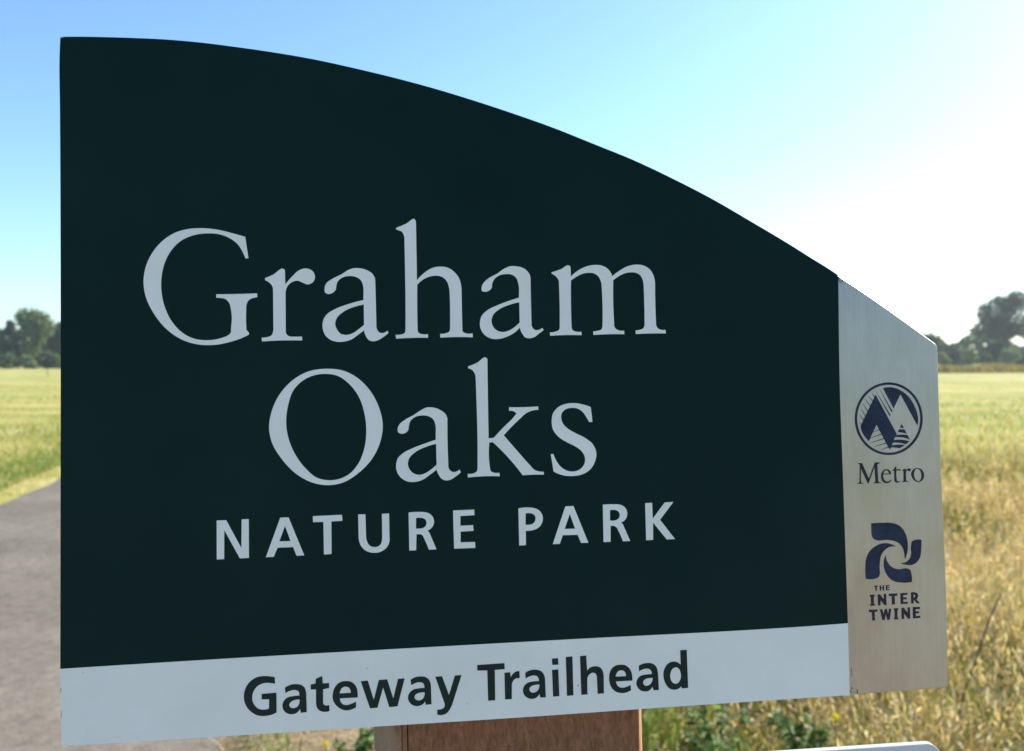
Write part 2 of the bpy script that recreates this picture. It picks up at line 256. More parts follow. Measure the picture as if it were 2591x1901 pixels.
GATE = [['-123.15,-148.98! -123.07,-152.15! -125.18,-151.72 -127.5,-151.45 -129.57,-151.78 -131.64,-152.84 -133.21,-154.58 -134.01,-156.36 -134.34,-158.43 -134.07,-160.53 -133.07,-162.42 -131.55,-163.94 -130.01,-164.55 -128.21,-164.66 -126.2,-164.33! -126.05,-159.69! -129.73,-159.53! -129.64,-156.82! -122.47,-156.63! -122.52,-166.38! -124.39,-167.24 -126.46,-167.71 -129.03,-167.82 -131.6,-167.4 -134.15,-166 -136.43,-163.78 -137.92,-160.83 -138.39,-157.93 -137.96,-154.83 -136.51,-151.78 -134.16,-149.56 -131.32,-148.29 -128.22,-148.07 -125.65,-148.34'],['-118.22,-154.28! -116.42,-153.44 -114.33,-152.9 -112.26,-152.97 -110.19,-153.53 -108.78,-154.66 -108.03,-156.54 -107.81,-158.92! -107.68,-167.11! -110.62,-167.33! -110.95,-165.29! -111.96,-166.67 -113.53,-167.57 -115.35,-167.75 -117.41,-167.13 -118.94,-165.73 -119.61,-163.73 -119.4,-161.91 -118.34,-160.27 -116.77,-159.24 -114.43,-158.85 -111.13,-158.72! -111.22,-157.67 -111.67,-156.46 -112.82,-155.93 -114.38,-155.78 -115.94,-156.14 -118.08,-157.15!','-111.14,-160.69! -113.16,-160.7 -114.99,-161.38 -116.04,-162.37 -116.26,-163.27 -115.81,-164.27 -114.78,-164.75 -113.23,-164.71 -111.91,-163.79 -111.24,-162.39'],['-105.56,-153.53! -103.15,-153.19! -102.96,-150.84! -99.7,-149.6! -99.56,-153.29! -96.42,-153.31! -96.46,-155.81! -99.45,-156.24! -99.55,-162.29! -99.29,-163.75 -98.39,-164.4 -97.34,-164.47 -96.56,-164.3! -96.4,-167.2! -97.66,-167.52 -99.48,-167.47 -101.3,-166.78 -102.58,-165.26 -102.99,-163.4 -103.04,-161.82! -102.94,-156.12! -105.5,-156.03!'],['-87.97,-152.81 -85.62,-153.26 -83.8,-154.63 -82.65,-156.67 -82.3,-159.07 -82.34,-161.31! -91.19,-161.27! -90.9,-162.79 -90.01,-164.16 -88.45,-164.78 -86.61,-164.62 -84.76,-164.07 -83.17,-163.37! -83.22,-166.19! -85.34,-167.07 -87.45,-167.47 -89.28,-167.23 -91.62,-166.04 -93.42,-164.22 -94.43,-162.32 -94.79,-160.19 -94.48,-157.84 -93.53,-155.53 -91.92,-153.77 -90.07,-152.95','-91.23,-158.82! -90.81,-157.26 -89.87,-156 -88.28,-155.56 -86.98,-155.9 -86.08,-157 -85.72,-158.79!'],['-80.62,-153.35! -77.13,-153.15! -74.28,-162.97! -71.58,-153.2! -67.4,-153.06! -64.51,-162.87! -61.9,-153.13! -58.58,-153.13! -62.44,-166.89! -66.55,-167.12! -69.49,-157.02! -72.51,-167.04! -76.28,-167.08!'],['-55.59,-154.09! -54.05,-153.11 -52.17,-152.61 -50.03,-152.59 -47.91,-153.06 -46.46,-154.2 -45.61,-156.11 -45.34,-158.26! -45.25,-166.87! -48.19,-167.01! -48.47,-165.13! -49.38,-166.41 -50.87,-167.2 -52.47,-167.42 -54.59,-166.9 -56.29,-165.34 -57.05,-163.44 -56.8,-161.59 -55.79,-160.06 -54.17,-158.96 -51.76,-158.56 -48.69,-158.52! -48.84,-157 -49.43,-155.9 -50.89,-155.47 -52.5,-155.54 -54.11,-156.12 -55.24,-156.8!','-48.65,-160.65! -50.2,-160.65 -52.07,-160.94 -53.42,-161.79 -53.79,-162.83 -53.33,-163.92 -52.15,-164.57 -50.81,-164.55 -49.6,-163.87 -48.77,-162.46'],['-43.03,-153.14! -39.6,-153.04! -36.26,-162.73! -33.06,-153.08! -29.64,-153! -34.53,-167.15! -35.37,-168.97 -36.48,-170.77 -37.85,-172.02 -39.48,-172.58 -41.08,-172.62 -42.47,-172.22! -42.37,-169.83! -41.02,-169.78 -39.68,-169.51 -38.72,-168.63 -38.56,-167.31 -38.85,-166.1!'],['-21.51,-148.35! -7.46,-148.15! -7.4,-151.22! -12.49,-151.32! -12.66,-166.82! -16.29,-166.82! -16.37,-151.4! -21.49,-151.17!'],['-7.55,-153.09! -4.68,-152.93! -4.34,-155.61! -3.43,-154.18 -2.04,-153.05 -0.66,-152.58 0.24,-152.77! 0.29,-156.32! -1.29,-156.24 -2.67,-156.86 -3.61,-158.34 -3.9,-160.07! -4.05,-166.65! -7.54,-166.71!'],['3.22,-153.69! 5.08,-152.76 7.29,-152.34 9.2,-152.45 11.38,-153.24 12.72,-154.8 13.36,-156.73 13.45,-158.36! 13.63,-166.79! 10.77,-166.78! 10.27,-164.87! 9.42,-166.08 8.03,-166.95 6.24,-167.19 4.2,-166.59 2.46,-165.01 1.82,-163.09 2,-161.48 3.14,-159.66 4.94,-158.69 7.41,-158.34 10.16,-158.31! 10,-156.81 9.26,-155.69 7.76,-155.26 5.84,-155.5 3.35,-156.58!','10.44,-160.08! 8.47,-160.1 6.54,-160.53 5.42,-161.41 5.17,-162.47 5.78,-163.58 7,-164.06 8.38,-163.79 9.77,-162.73 10.3,-161.42'],['17.26,-147.21! 20.49,-147.08! 20.59,-150.42! 17.45,-150.41!'],['17.19,-152.97! 20.48,-152.9! 20.68,-166.6! 17.43,-166.68!'],['24.56,-146.73! 28.05,-146.59! 28.08,-166.62! 24.68,-166.7!'],['32.03,-146.69! 35.31,-146.57! 35.58,-154.38! 36.86,-153.15 38.55,-152.42 40.22,-152.35 42.16,-152.89 43.51,-154.33 44.15,-156.54 44.25,-158.17! 44.13,-166.54! 40.82,-166.62! 40.66,-158.79! 40.51,-157.15 39.85,-156.03 38.61,-155.55 37.06,-156.14 35.92,-157.44 35.54,-159.05! 35.45,-166.58! 32.21,-166.61!'],['53.63,-152.29 55.86,-152.68 57.51,-153.86 58.85,-155.98 59.35,-158.2 59.36,-160.79! 50.65,-160.76! 51.11,-162.37 52.2,-163.65 53.86,-164.21 55.83,-164 58.38,-163! 58.58,-165.65! 57.16,-166.39 55.18,-166.9 53.22,-166.9 50.73,-166.16 48.55,-164.26 47.36,-161.61 47.07,-158.87 47.51,-156.18 48.83,-153.8 50.82,-152.55','50.53,-158.25! 51.13,-156.65 52.14,-155.48 53.69,-155.16 55.08,-155.64 55.89,-156.78 56.07,-158.37!'],['63,-153.48! 64.57,-152.61 66.55,-152.22 68.52,-152.22 70.76,-152.81 72.41,-154.54 73.05,-156.76 73.23,-158.42! 73.42,-166.42! 70.6,-166.47! 70,-164.53! 69.12,-165.71 67.55,-166.71 65.85,-166.8 63.62,-166.08 61.99,-164.35 61.47,-162.68 61.74,-161.06 62.83,-159.34 64.4,-158.42 66.66,-158.11 69.85,-158.04! 69.67,-156.58 68.71,-155.43 67.03,-155.01 65.34,-155.25 63.11,-156.27!','70.19,-160.03! 68.3,-160 66.46,-160.37 65.3,-161.39 65.08,-162.34 65.67,-163.46 66.92,-164 68.34,-163.61 69.64,-162.32 70.16,-160.98'],['85.45,-146.46! 88.98,-146.37! 89.15,-166.24! 85.79,-166.38! 85.4,-165.13! 84.53,-166.04 82.8,-166.76 81.1,-166.75 79.14,-166 77.5,-164.13 76.44,-161.61 76.05,-158.57 76.61,-155.86 77.94,-153.74 79.82,-152.47 81.82,-152.17 83.79,-152.69 85.51,-154.02!','85.33,-158.26 84.81,-156.59 83.99,-155.58 82.58,-155.23 81.14,-155.84 80.1,-157.43 79.68,-159.32 79.98,-161.53 80.93,-163.09 82.32,-163.8 83.75,-163.44 84.93,-162.08 85.47,-160.19']]
METRO = [['186.92,-51.33! 189.35,-51.41! 192.93,-59.87! 196.64,-51.31! 199.3,-51.28! 199.22,-51.9! 198.31,-52.16 197.99,-52.72! 198.21,-61.27! 198.54,-61.95 199.83,-62.28! 199.78,-62.62! 195.12,-62.6! 195.09,-62.27! 196.14,-62.06 196.52,-61.41! 196.35,-53.62! 192.63,-62.57! 192.23,-62.56! 188.55,-54.23! 188.35,-61.14! 188.76,-62 189.85,-62.29! 189.84,-62.55! 186.15,-62.54! 186.17,-62.24! 187.17,-61.95 187.6,-61.11! 187.96,-52.41! 187.64,-51.83 186.91,-51.58!'],['203.1,-55.16 204.39,-55.49 205.36,-56.57 205.7,-58! 201.09,-57.99! 201.14,-59.47 201.78,-61.01 202.95,-61.81 204.16,-61.66 205.29,-60.94! 205.69,-60.99! 204.95,-62.07 203.92,-62.6 202.82,-62.76 201.33,-62.33 200.18,-60.96 199.85,-59.05 200.22,-57.16 201.38,-55.68','201.31,-57.48! 201.65,-56.54 202.37,-55.86 203.18,-55.83 204.06,-56.43 204.42,-57.52!'],['206.42,-55.93! 207.52,-55.11 208.27,-53.9 208.77,-53.91! 208.71,-55.38! 211.03,-55.37! 210.9,-56.17! 208.75,-56.01! 208.71,-60.67 208.88,-61.63 209.67,-61.94 210.79,-61.5! 210.78,-61.88! 209.75,-62.51 208.74,-62.67 207.75,-62.16 207.36,-60.82! 207.48,-56.06! 206.47,-56.18!'],['212.11,-55.92! 213.14,-55.48 213.85,-55.22 214.25,-55.32! 214.31,-56.28! 215.05,-55.35 216.07,-55.1 216.87,-55.41 216.93,-56.27 216.31,-56.82 215.52,-56.36 214.92,-56.2 214.28,-57.04 214.16,-57.61! 214.11,-61.42! 214.4,-61.91 215.7,-62.14! 215.69,-62.46! 211.66,-62.39! 211.67,-62.1! 212.38,-61.93 212.65,-61.37! 212.78,-56.8! 212.6,-56.38 212.1,-56.17!'],['220.71,-55.05 222.32,-55.39 223.88,-56.78 224.61,-58.71 224.13,-60.8 222.65,-62.37 220.92,-62.79 219.03,-61.96 217.68,-60.39 217.14,-58.66 217.62,-56.77 218.88,-55.47','220.9,-55.5 221.98,-56.14 222.74,-57.5 222.98,-59.04 222.71,-60.94 221.86,-62.06 221.04,-62.32 219.85,-61.61 219.01,-60.05 218.77,-58.33 219.14,-56.62 219.88,-55.69']]
INTER = [['193.59,-117.66! 195.9,-117.69! 195.91,-118.22! 195.16,-118.23! 195.16,-120.44! 194.39,-120.41! 194.36,-118.25! 193.62,-118.22!'],['196.86,-117.58! 197.65,-117.59! 197.64,-118.75! 198.6,-118.75! 198.61,-117.58! 199.38,-117.59! 199.35,-120.48! 198.63,-120.5! 198.61,-119.32! 197.64,-119.31! 197.61,-120.45! 196.88,-120.45!'],['200.4,-117.67! 202.57,-117.66! 202.58,-118.14! 201.11,-118.15! 201.12,-118.75! 202.32,-118.76! 202.3,-119.26! 201.13,-119.28! 201.14,-119.96! 202.56,-119.95! 202.54,-120.43! 200.42,-120.49!'],['191.1,-122.44! 193.81,-122.42! 193.86,-123.32! 193.32,-123.52! 193.28,-127.21! 193.78,-127.54! 193.83,-128.32! 191.17,-128.31! 191.16,-127.49! 191.64,-127.21! 191.69,-123.75! 191.15,-123.27!'],['195.56,-122.38! 196.84,-122.38! 198.94,-125.07! 198.99,-122.28! 200.38,-122.27! 200.44,-128.3! 199.17,-128.32! 197.07,-125.58! 196.97,-128.26! 195.62,-128.41!'],['201.91,-122.34! 206.74,-122.33! 206.73,-123.54! 205.12,-123.69! 205.16,-128.22! 203.48,-128.27! 203.46,-123.69! 201.9,-123.62!'],['208.47,-122.34! 212.59,-122.3! 212.55,-123.43! 210.06,-123.5! 210.05,-124.68! 212.1,-124.7! 212.06,-125.75! 210.05,-125.74! 210.03,-127.17! 212.49,-127.13! 212.49,-128.19! 208.44,-128.2!'],['190.25,-130.38! 195.18,-130.43! 195.14,-131.54! 193.55,-131.59! 193.53,-136.25! 192.02,-136.25! 191.88,-131.63! 190.32,-131.61!'],['196.53,-130.53! 197.89,-130.44! 198.58,-133.34! 199.25,-130.43! 200.52,-130.42! 201.13,-133.31! 201.64,-130.39! 203,-130.38! 201.9,-136.28! 200.54,-136.26! 199.75,-133.09! 199.02,-136.29! 197.75,-136.31!'],['204.36,-130.3! 206.92,-130.3! 206.91,-131.25! 206.43,-131.45! 206.33,-135.22! 206.85,-135.47! 206.85,-136.3! 204.37,-136.21! 204.36,-135.43! 204.81,-135.22! 204.83,-131.45! 204.4,-131.21!'],['208.76,-130.24! 210.12,-130.2! 212.26,-133.09! 212.24,-130.15! 213.65,-130.17! 213.58,-136.25! 212.29,-136.27! 210.16,-133.37! 210.13,-136.24! 208.69,-136.24!'],['215.26,-130.14! 219.43,-130.23! 219.31,-131.39! 216.82,-131.42! 216.8,-132.56! 218.86,-132.58! 218.82,-133.56! 216.81,-133.61! 216.8,-135.1! 219.25,-134.94! 219.4,-136.16! 215.15,-136.22!'],['214.52,-122.24! 216.53,-122.18 217.8,-122.62 218.56,-123.71 218.35,-124.91 217.68,-125.79! 218.04,-126.71 218.42,-127.26 219.15,-127.3! 219.12,-127.9! 218.55,-128.25 217.59,-128.06 216.82,-127.26 215.91,-125.86! 215.85,-128.25! 214.45,-128.24!','215.92,-123.51! 216.64,-123.55 216.93,-124.24 216.67,-124.91 215.91,-124.95!']]
SWIRL = [['193.39,-84.08! 199.51,-84 204.82,-84.24 208.47,-85.43 211.25,-87.86 213.15,-91.82 213.72,-96.11 213.21,-100.74 211.69,-104.17! 211.49,-100.67 210.84,-98.32 209.29,-95.93 206.49,-94.27 202.43,-93.41 195.9,-93.23 194.3,-92.43 193.47,-90.66 193.3,-87.56'],['206.87,-97.15! 204.39,-95.73 201.55,-95.08 198.27,-95.29 194.54,-96.88 191.6,-99.46 189.84,-102.86 189.22,-106.69 189.16,-113.7! 195.14,-113.69 196.38,-113.17 197.03,-112.04 197.24,-109.74! 197.51,-104.73 198.24,-101.67 200.17,-99.04 202.69,-97.41'],['221.58,-94.02! 221.17,-100.3 220.52,-103.37 218.35,-106.19 215.42,-107.42 212.14,-107.21 208.83,-105.98! 211.37,-106.01 213.46,-105.02 214.97,-103.14 215.53,-100.45! 215.68,-96.58 216.33,-94.66 217.79,-94.06'],['201.02,-101.4! 201.22,-103.73 202.36,-106.09 204.33,-108.11 207.15,-109.28 213.7,-109.48 214.69,-110.3 215.16,-112.06 215.23,-116.6! 208.1,-116.47 204.86,-115.67 202.08,-113.42 200.17,-109.86 199.57,-106.36 200,-103.67']]
MTN = [['224.9,-28.34 224.24,-32.74 222.63,-36.89 220.16,-40.58 216.95,-43.62 213.17,-45.87 209.01,-47.2 204.67,-47.57 200.38,-46.95 196.35,-45.37 192.78,-42.92 189.85,-39.72 187.69,-35.92 186.42,-31.72 186.09,-27.33 186.74,-22.96 188.31,-18.83 190.75,-15.15 193.92,-12.09 197.68,-9.82 201.82,-8.45 206.16,-8.04 210.47,-8.63 214.54,-10.19 218.15,-12.64 221.12,-15.85 223.3,-19.67 224.58,-23.91','223.52,-28.3 222.91,-32.41 221.41,-36.29 219.11,-39.74 216.13,-42.58 212.62,-44.68 208.75,-45.93 204.72,-46.27 200.73,-45.69 196.99,-44.22 193.67,-41.93 190.94,-38.94 188.93,-35.39 187.75,-31.47 187.45,-27.37 188.05,-23.28 189.52,-19.42 191.78,-15.98 194.73,-13.13 198.22,-11 202.08,-9.72 206.12,-9.35 210.12,-9.9 213.89,-11.35 217.25,-13.64 220.01,-16.64 222.03,-20.21 223.23,-24.16'],['198.43,-14.57! 209.8,-36.36! 208.5,-38.07! 206.69,-42.43! 205.51,-44.61! 204.47,-43.15! 198.37,-30.9! 193.62,-39.72! 191.33,-36.94 189.8,-34.17 189.29,-31.64! 190.97,-28.11!'],['202.75,-11.1! 205.15,-10.71 207.61,-10.76 210.6,-11.53 213.57,-13.04 216.51,-15.32 219.14,-18.65 221.05,-22.62 222.02,-26.04 222.24,-29.7 221.71,-31.91! 212.68,-14.71! 208.41,-22.26!'],['198.51,-12.43! 206.55,-25.78! 206.14,-26.55!'],['200.87,-11.58! 207.67,-23.59! 207.23,-24.36!'],['212.75,-30.89! 213.9,-33.19! 211.66,-32.82!'],['211.27,-33.64! 214.28,-33.93! 215.43,-36.31! 212.98,-35.59 210.25,-35.33!'],['209.78,-36.8! 212.67,-36.62 215.81,-36.97! 217.23,-39.61! 214.24,-38.49 211.51,-38.07 208.64,-37.99!'],['208.17,-39.43! 211.46,-39.37 216.92,-40.39! 214.66,-41.96! 211.4,-41.14 207.29,-40.89!'],['206.82,-42.39! 209.99,-42.01 214.23,-42.39! 211.01,-44.07! 208.56,-43.66 206.1,-43.46!'],['196.07,-34.96! 199.75,-33.94! 199.62,-33.54! 196.01,-34.76!'],['194.45,-38.21! 201.12,-36.26! 200.97,-35.81! 194.38,-38.01!'],['194.49,-40.88! 202.31,-38.71! 202.17,-38.26! 194.42,-40.68!'],['196.87,-42.69! 203.57,-41.22! 203.45,-40.76! 196.82,-42.49!'],['200.62,-44.49! 205.08,-43.39! 204.95,-42.94! 200.57,-44.29!'],['196.36,-13.72! 197.65,-16.11! 198.01,-15.91! 196.47,-13.66!'],['194.25,-15.37! 196.66,-18.3! 196.98,-18.05! 194.36,-15.29!'],['192.55,-17.02! 195.03,-20.79! 195.37,-20.57! 192.67,-16.94!'],['190.97,-19.32! 193.68,-23.87! 194.03,-23.67! 191.09,-19.25!'],['189.78,-21.93! 192.24,-26.55! 192.6,-26.36! 189.9,-21.87!'],['188.85,-25.11! 191.09,-28.61! 191.43,-28.4! 188.96,-25.04!'],['188.7,-29.25! 189.72,-31.41! 190.08,-31.23! 188.82,-29.19!']]
SCUFF = [['179.59,49.7! 179.93,47.34! 180.07,47.34! 179.91,49.74!'],['180.49,49.1! 181.61,48.27! 181.84,48.53! 180.77,49.45!'],['181.57,48.36! 181.91,47.3! 182.14,47.34! 181.88,48.44!'],['181.85,47.47! 180.96,46.99! 181.04,46.81! 181.97,47.17!'],['180.71,47.74! 180.89,46.45! 181.07,46.49! 180.89,47.78!'],['179,-171.1! 179.12,-172.18! 179.56,-172.12! 179.31,-171.08!'],['177.81,-172.82! 178.69,-174.09! 178.96,-173.93! 178.17,-172.59!'],['180.1,-173.29! 180.51,-174.15! 180.69,-174.08! 180.28,-173.21!'],['182,-172.3! 182.06,-174.85! 182.42,-174.83! 182.22,-172.31!'],['179.26,-160.79! 179.16,-165.41! 179.25,-165.42! 179.35,-160.8!'],['-225.65,-148.3! -225.61,-150.6! -225.47,-150.61! -225.5,-148.31!'],['-225.52,-159.81! -225.47,-162.68! -225.36,-162.69! -225.41,-159.81!']]
MARKS = [['-90.68,75.87! -90.28,75.82! -90.2,76.11! -90.59,76.27!'],['58.99,49.1! 60.59,50.73! 60.34,50.94! 58.87,49.23!'],['30.43,-162.3! 31.13,-161.1! 31.01,-161.01! 30.19,-162.16!'],['-77.64,-146.86! -77.35,-147.27! -77.15,-147.12! -77.43,-146.71!'],['-27.38,-167.65! -27.19,-168.06! -26.98,-167.95! -27.17,-167.54!'],['-215.3,-141.23! -215.12,-141.62! -214.97,-141.55! -215.15,-141.16!']]
CHIP = [['-223.08,174.12! -221.28,174.5! -221.19,174.16! -222.04,173.74! -222.99,173.63!']]
LOW = [['227.96,-208.18 227.67,-206.89 226.94,-205.37 225.63,-204.23 223.84,-203.69! 210.32,-203.68 165.82,-203.78 128.67,-203.68!']]

# ---------------------------------------------------------------- the sign
def parse(s):
    out = []
    for tok in s.split():
        c = tok.endswith('!'); a, b = tok.rstrip('!').split(',')
        out.append((float(a) / 1000, float(b) / 1000, c))
    return out

def smooth(pts, sub=6):
    """closed outline through pts; corner points keep their corner, the rest are rounded"""
    n = len(pts); P = [np.array(p[:2]) for p in pts]; K = [p[2] for p in pts]; res = []
    for i in range(n):
        j = (i + 1) % n
        p0, p1 = P[i], P[j]; L = np.linalg.norm(p1 - p0)
        if L < 1e-9: continue
        def tan(k):
            a, b, c = P[k - 1], P[k], P[(k + 1) % n]
            la, lb = np.linalg.norm(b - a) + 1e-9, np.linalg.norm(c - b) + 1e-9
            t = (b - a) / la * lb + (c - b) / lb * la
            return t / (la + lb)
        d = (p1 - p0) / L
        if K[i] and K[j]: res.append(p0); continue
        t1 = tan(j) if not K[j] else None
        t0 = tan(i) if not K[i] else None
        if t0 is None: t0 = 2 * d - t1 * 1.0; t0 /= max(np.linalg.norm(t0), 1e-9)
        if t1 is None: t1 = 2 * d - t0 * 1.0; t1 /= max(np.linalg.norm(t1), 1e-9)
        for q in range(sub):
            t = q / sub
            h00 = 2*t**3 - 3*t**2 + 1; h10 = t**3 - 2*t**2 + t; h01 = -2*t**3 + 3*t**2; h11 = t**3 - t**2
            res.append(h00 * p0 + h10 * L * t0 + h01 * p1 + h11 * L * t1)
    return res

def area(p):
    return sum(p[i - 1][0] * p[i][1] - p[i][0] * p[i - 1][1] for i in range(len(p))) / 2

def prism(V, F, contours, yf, yb, bevel=0.0):
    """flat-faced slab between depth yf (towards the viewer) and yb; contours[0] outer, others holes"""
    cs = []
    for i, c in enumerate(contours):
        c = [np.array(p) for p in c]
        if (area(c) > 0) != (i == 0): c = c[::-1]
        cs.append(c)
    def inset(c, b):
        m = len(c); o = []
        for i in range(m):
            a, q, d = c[i - 1], c[i], c[(i + 1) % m]
            e = (q - a); e /= np.linalg.norm(e) + 1e-12; g = (d - q); g /= np.linalg.norm(g) + 1e-12
            nn = np.array([-(e[1] + g[1]), e[0] + g[0]]); L = np.linalg.norm(nn)
            o.append(q + (nn / L * b if L > 1e-6 else 0))
        return o
    top = [inset(c, bevel) for c in cs] if bevel else cs
    base = len(V); flat = []
    for c in top:
        for p in c: V.append((p[0], yf, p[1]))
    tri = tessellate_polygon([[Vector((p[0], p[1], 0)) for p in c] for c in top])
    for t in tri:
        a, b, c = [V[base + k] for k in t]
        cr = (b[0]-a[0])*(c[2]-a[2]) - (b[2]-a[2])*(c[0]-a[0])
        F.append(tuple(base + k for k in (t if cr > 0 else t[::-1])))
    rings = [(top, yf), (cs, yf + bevel)] if bevel else [(cs, yf)]
    rings.append((cs, yb))
    prev = base
    for r, (cc, y) in enumerate(rings[1:]):
        nb = len(V)
        for c in cc:
            for p in c: V.append((p[0], y, p[1]))
        off = 0
        for c in cc:
            m = len(c)
            for i in range(m):
                j = (i + 1) % m
                F.append((prev + off + i, nb + off + i, nb + off + j, prev + off + j))
            off += m
        prev = nb
    return prev, tri

SX = Vector((.99510586, .09700774, .01881036)); SZ = Vector((-.02354671, .04791308, .99857393))
SY = SZ.cross(SX).normalized()
SP = Vector((0, .42990663, 1.49103932))
DROP = 1.49103932 / .99857393
BASE = SP - SZ * DROP
SIGN_ROT = Matrix((SX, SY, SZ)).transposed().to_4x4()

def framed(name):
    o = empty(name)
    o.matrix_world = Matrix.Translation(BASE) @ SIGN_ROT
    return o
def plane_part(name, glyphs, mat, parent, yf, yb, sub=6, bevel=0.0, back=False):
    V, F = [], []
    for g in glyphs:
        cont = [smooth(parse(s), sub) for s in g]
        prev, tri = prism(V, F, cont, yf, yb, bevel)
        if back:
            for t in tri: F.append(tuple(prev + k for k in t))
    o = mesh_obj(name, [(v[0], v[1], v[2] + DROP) for v in V], F, mat, parent)
    return o

sign = framed('park_sign')
tag(sign, 'dark green park sign with curved top and white lettering on a brown post', 'sign')
TH = .004
plate = plane_part('backing_plate', PLATE, ALU_M, sign, 0, TH, 8, .0004, True)
tag(plate, 'brushed aluminium plate, bare along its right-hand strip')
plane_part('green_face', GREEN, GREEN_M, sign, -.00018, .0000, 8)
plane_part('white_band', WHITE, WHITE_M, sign, -.00018, .0000, 8)
def words(data, spans, mat, yf, yb):
    for (i, j), text in spans:
        tag(plane_part('lettering', data[i:j], mat, sign, yf, yb), text)
words(NAME, [((0, 6), 'large white serif word Graham'), ((6, 10), 'large white serif word Oaks')], WHITE_M, -.00030, -.00018)
words(SUB, [((0, 6), 'white capitals NATURE'), ((6, 10), 'white capitals PARK')], WHITE_M, -.00030, -.00018)
words(GATE, [((0, 7), 'dark bold word Gateway'), ((7, 17), 'dark bold word Trailhead')], INK, -.00030, -.00018)
words(METRO, [((0, 5), 'dark serif word Metro')], BLACKN, -.00012, 0)
words(INTER, [((0, 3), 'small dark capitals THE')], BLACKN, -.00012, 0)
words(INTER[3:7] + INTER[12:], [((0, 5), 'dark capitals INTER')], BLACKN, -.00012, 0)
words(INTER, [((7, 12), 'dark capitals TWINE')], BLACKN, -.00012, 0)
tag(plane_part('emblem', MTN, NAVY, sign, -.00012, 0), 'round navy emblem of two mountain peaks')
tag(plane_part('emblem', SWIRL, NAVY, sign, -.00012, 0), 'navy emblem of four interlocking curved blades')
for m_ in SCUFF: plane_part('scuff_mark', [m_], SCUFF_M, sign, -.00034, -.00018, 2)
for m_ in MARKS: plane_part('dirt_speck', [m_], SCUFF_M, sign, -.00034, -.00018, 2)
plane_part('edge_chip', CHIP, ALU_M, sign, -.00030, -.00018, 2)

def post_section():
    # (u, depth) outline, front first, left to right; metres
    yf = TH + .0003; x0, x1 = -.0760, .0664; d = .140
    p = [(x0, yf + .016), (x0 + .0015, yf + .0085), (x0 + .0055, yf + .0035), (x0 + .0105, yf + .0012),
         (-.0612, yf + .0005), (-.0607, yf + .0012), (-.0602, yf + .0004), (-.0583, yf + .0003), (-.0578, yf + .0016), (-.0573, yf + .0002),
         (-.0400, yf), (.02, yf), (.0605, yf), (.0620, yf + .0012), (.0636, yf + .0010), (.0650, yf + .0026), (.0661, yf + .0046), (x1, yf + .010)]
    b = [(x1, yf + d - .008), (x1 - .003, yf + d - .002), (x1 - .010, yf + d), (x0 + .010, yf + d), (x0 + .003, yf + d - .002), (x0, yf + d - .008)]
    return p + b
def build_post(name, parent, z0, z1):
    sec = post_section(); m = len(sec); rnd = random.Random(4)
    zs = [z0 + (z1 - z0) * i / 60 for i in range(61)]; V, F = [], []
    for z in zs:
        for (u, y) in sec:
            V.append((u + rnd.uniform(-.00018, .00018), y + rnd.uniform(0, .00025), z))
    for i in range(60):
        for j in range(m):
            k = (j + 1) % m
            F.append((i * m + j, i * m + k, (i + 1) * m + k, (i + 1) * m + j))
    F.append(tuple(range(60 * m, 61 * m))); F.append(tuple(range(m))[::-1])
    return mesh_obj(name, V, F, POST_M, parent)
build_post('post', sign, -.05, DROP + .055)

# four bolts' nuts at the back of the plate are hidden; lower sign on the same post
low = framed('lower_sign')
tag(low, 'plain pale grey metal sign with rounded corner and bright top edge below the green sign', 'sign')
pts = parse(LOW[0][0])
R_ = .0075
xr, zt = pts[0][0] + .0003, pts[4][1] - .0002
xc = -.0045; half = xr - xc
arc = [(xr - R_ + R_ * math.cos(a), zt - R_ + R_ * math.sin(a)) for a in [math.pi / 2 * k / 7 for k in range(8)]]
outl = arc + [(2 * xc - x, z + .0006) for x, z in arc[::-1]]
bot = [(2 * xc - xr + R_ - R_ * math.cos(a), zt - .30 - R_ * math.sin(a)) for a in [math.pi / 2 * k / 7 for k in range(8)]]
outl += bot + [(2 * xc - x, z) for x, z in bot[::-1]]
V, F = [], []
prev, tri = prism(V, F, [outl], 0, TH, .0003)
for t in tri: F.append(tuple(prev + k for k in t))
o = mesh_obj('panel', [(v[0], v[1], v[2] + DROP) for v in V], F, ALU2_M, low)

# ---------------------------------------------------------------- ground, path, dirt
def path_left(y): return -5.19 - .245 * (y - 8.37)      # left edge of the asphalt
PW = 2.75
def m_field():
    M = NT('mown_field')
    v = M.co()
    n1 = M.noise(.13, 6, .65, M.co((.8, 2.8, 1)), .6); n2 = M.noise(.55, 6, .7, M.co((.5, 1.8, 1)), .4); n3 = M.noise(9, 4, .7, v)
    c = M.ramp(n1, [(.36, (.22, .28, .06)), (.5, (.42, .41, .12)), (.62, (.62, .50, .21))])
    c2 = M.ramp(n2, [(.38, (.19, .26, .055)), (.52, (.42, .39, .12)), (.63, (.72, .57, .30))])
    c = M.mix(.5, c, c2)
    c = M.mix(.6, c, M.ramp(n3, [(.3, .55), (.7, 1.3)]), 'MULTIPLY')
    M.set(color=c, rough=.9, spec=.1)
    M.bump(n3, .8, .08)
    return M.m
def m_asphalt():
    M = NT('worn_asphalt')
    v = M.co()
    n1 = M.noise(.9, 5, .6, v); n2 = M.noise(130, 2, .7, v); n3 = M.noise(16, 6, .75, v)
    c = M.ramp(n1, [(.3, (.136, .119, .094)), (.7, (.222, .196, .156))])
    c = M.mix(.55, c, M.ramp(n2, [(.3, .5), (.7, 1.55)]), 'MULTIPLY')
    c = M.mix(.55, c, M.ramp(n3, [(.35, .6), (.65, 1.4)]), 'MULTIPLY')
    M.set(color=c, rough=.85, spec=.12)
    M.bump(n2, .4, .004)
    return M.m
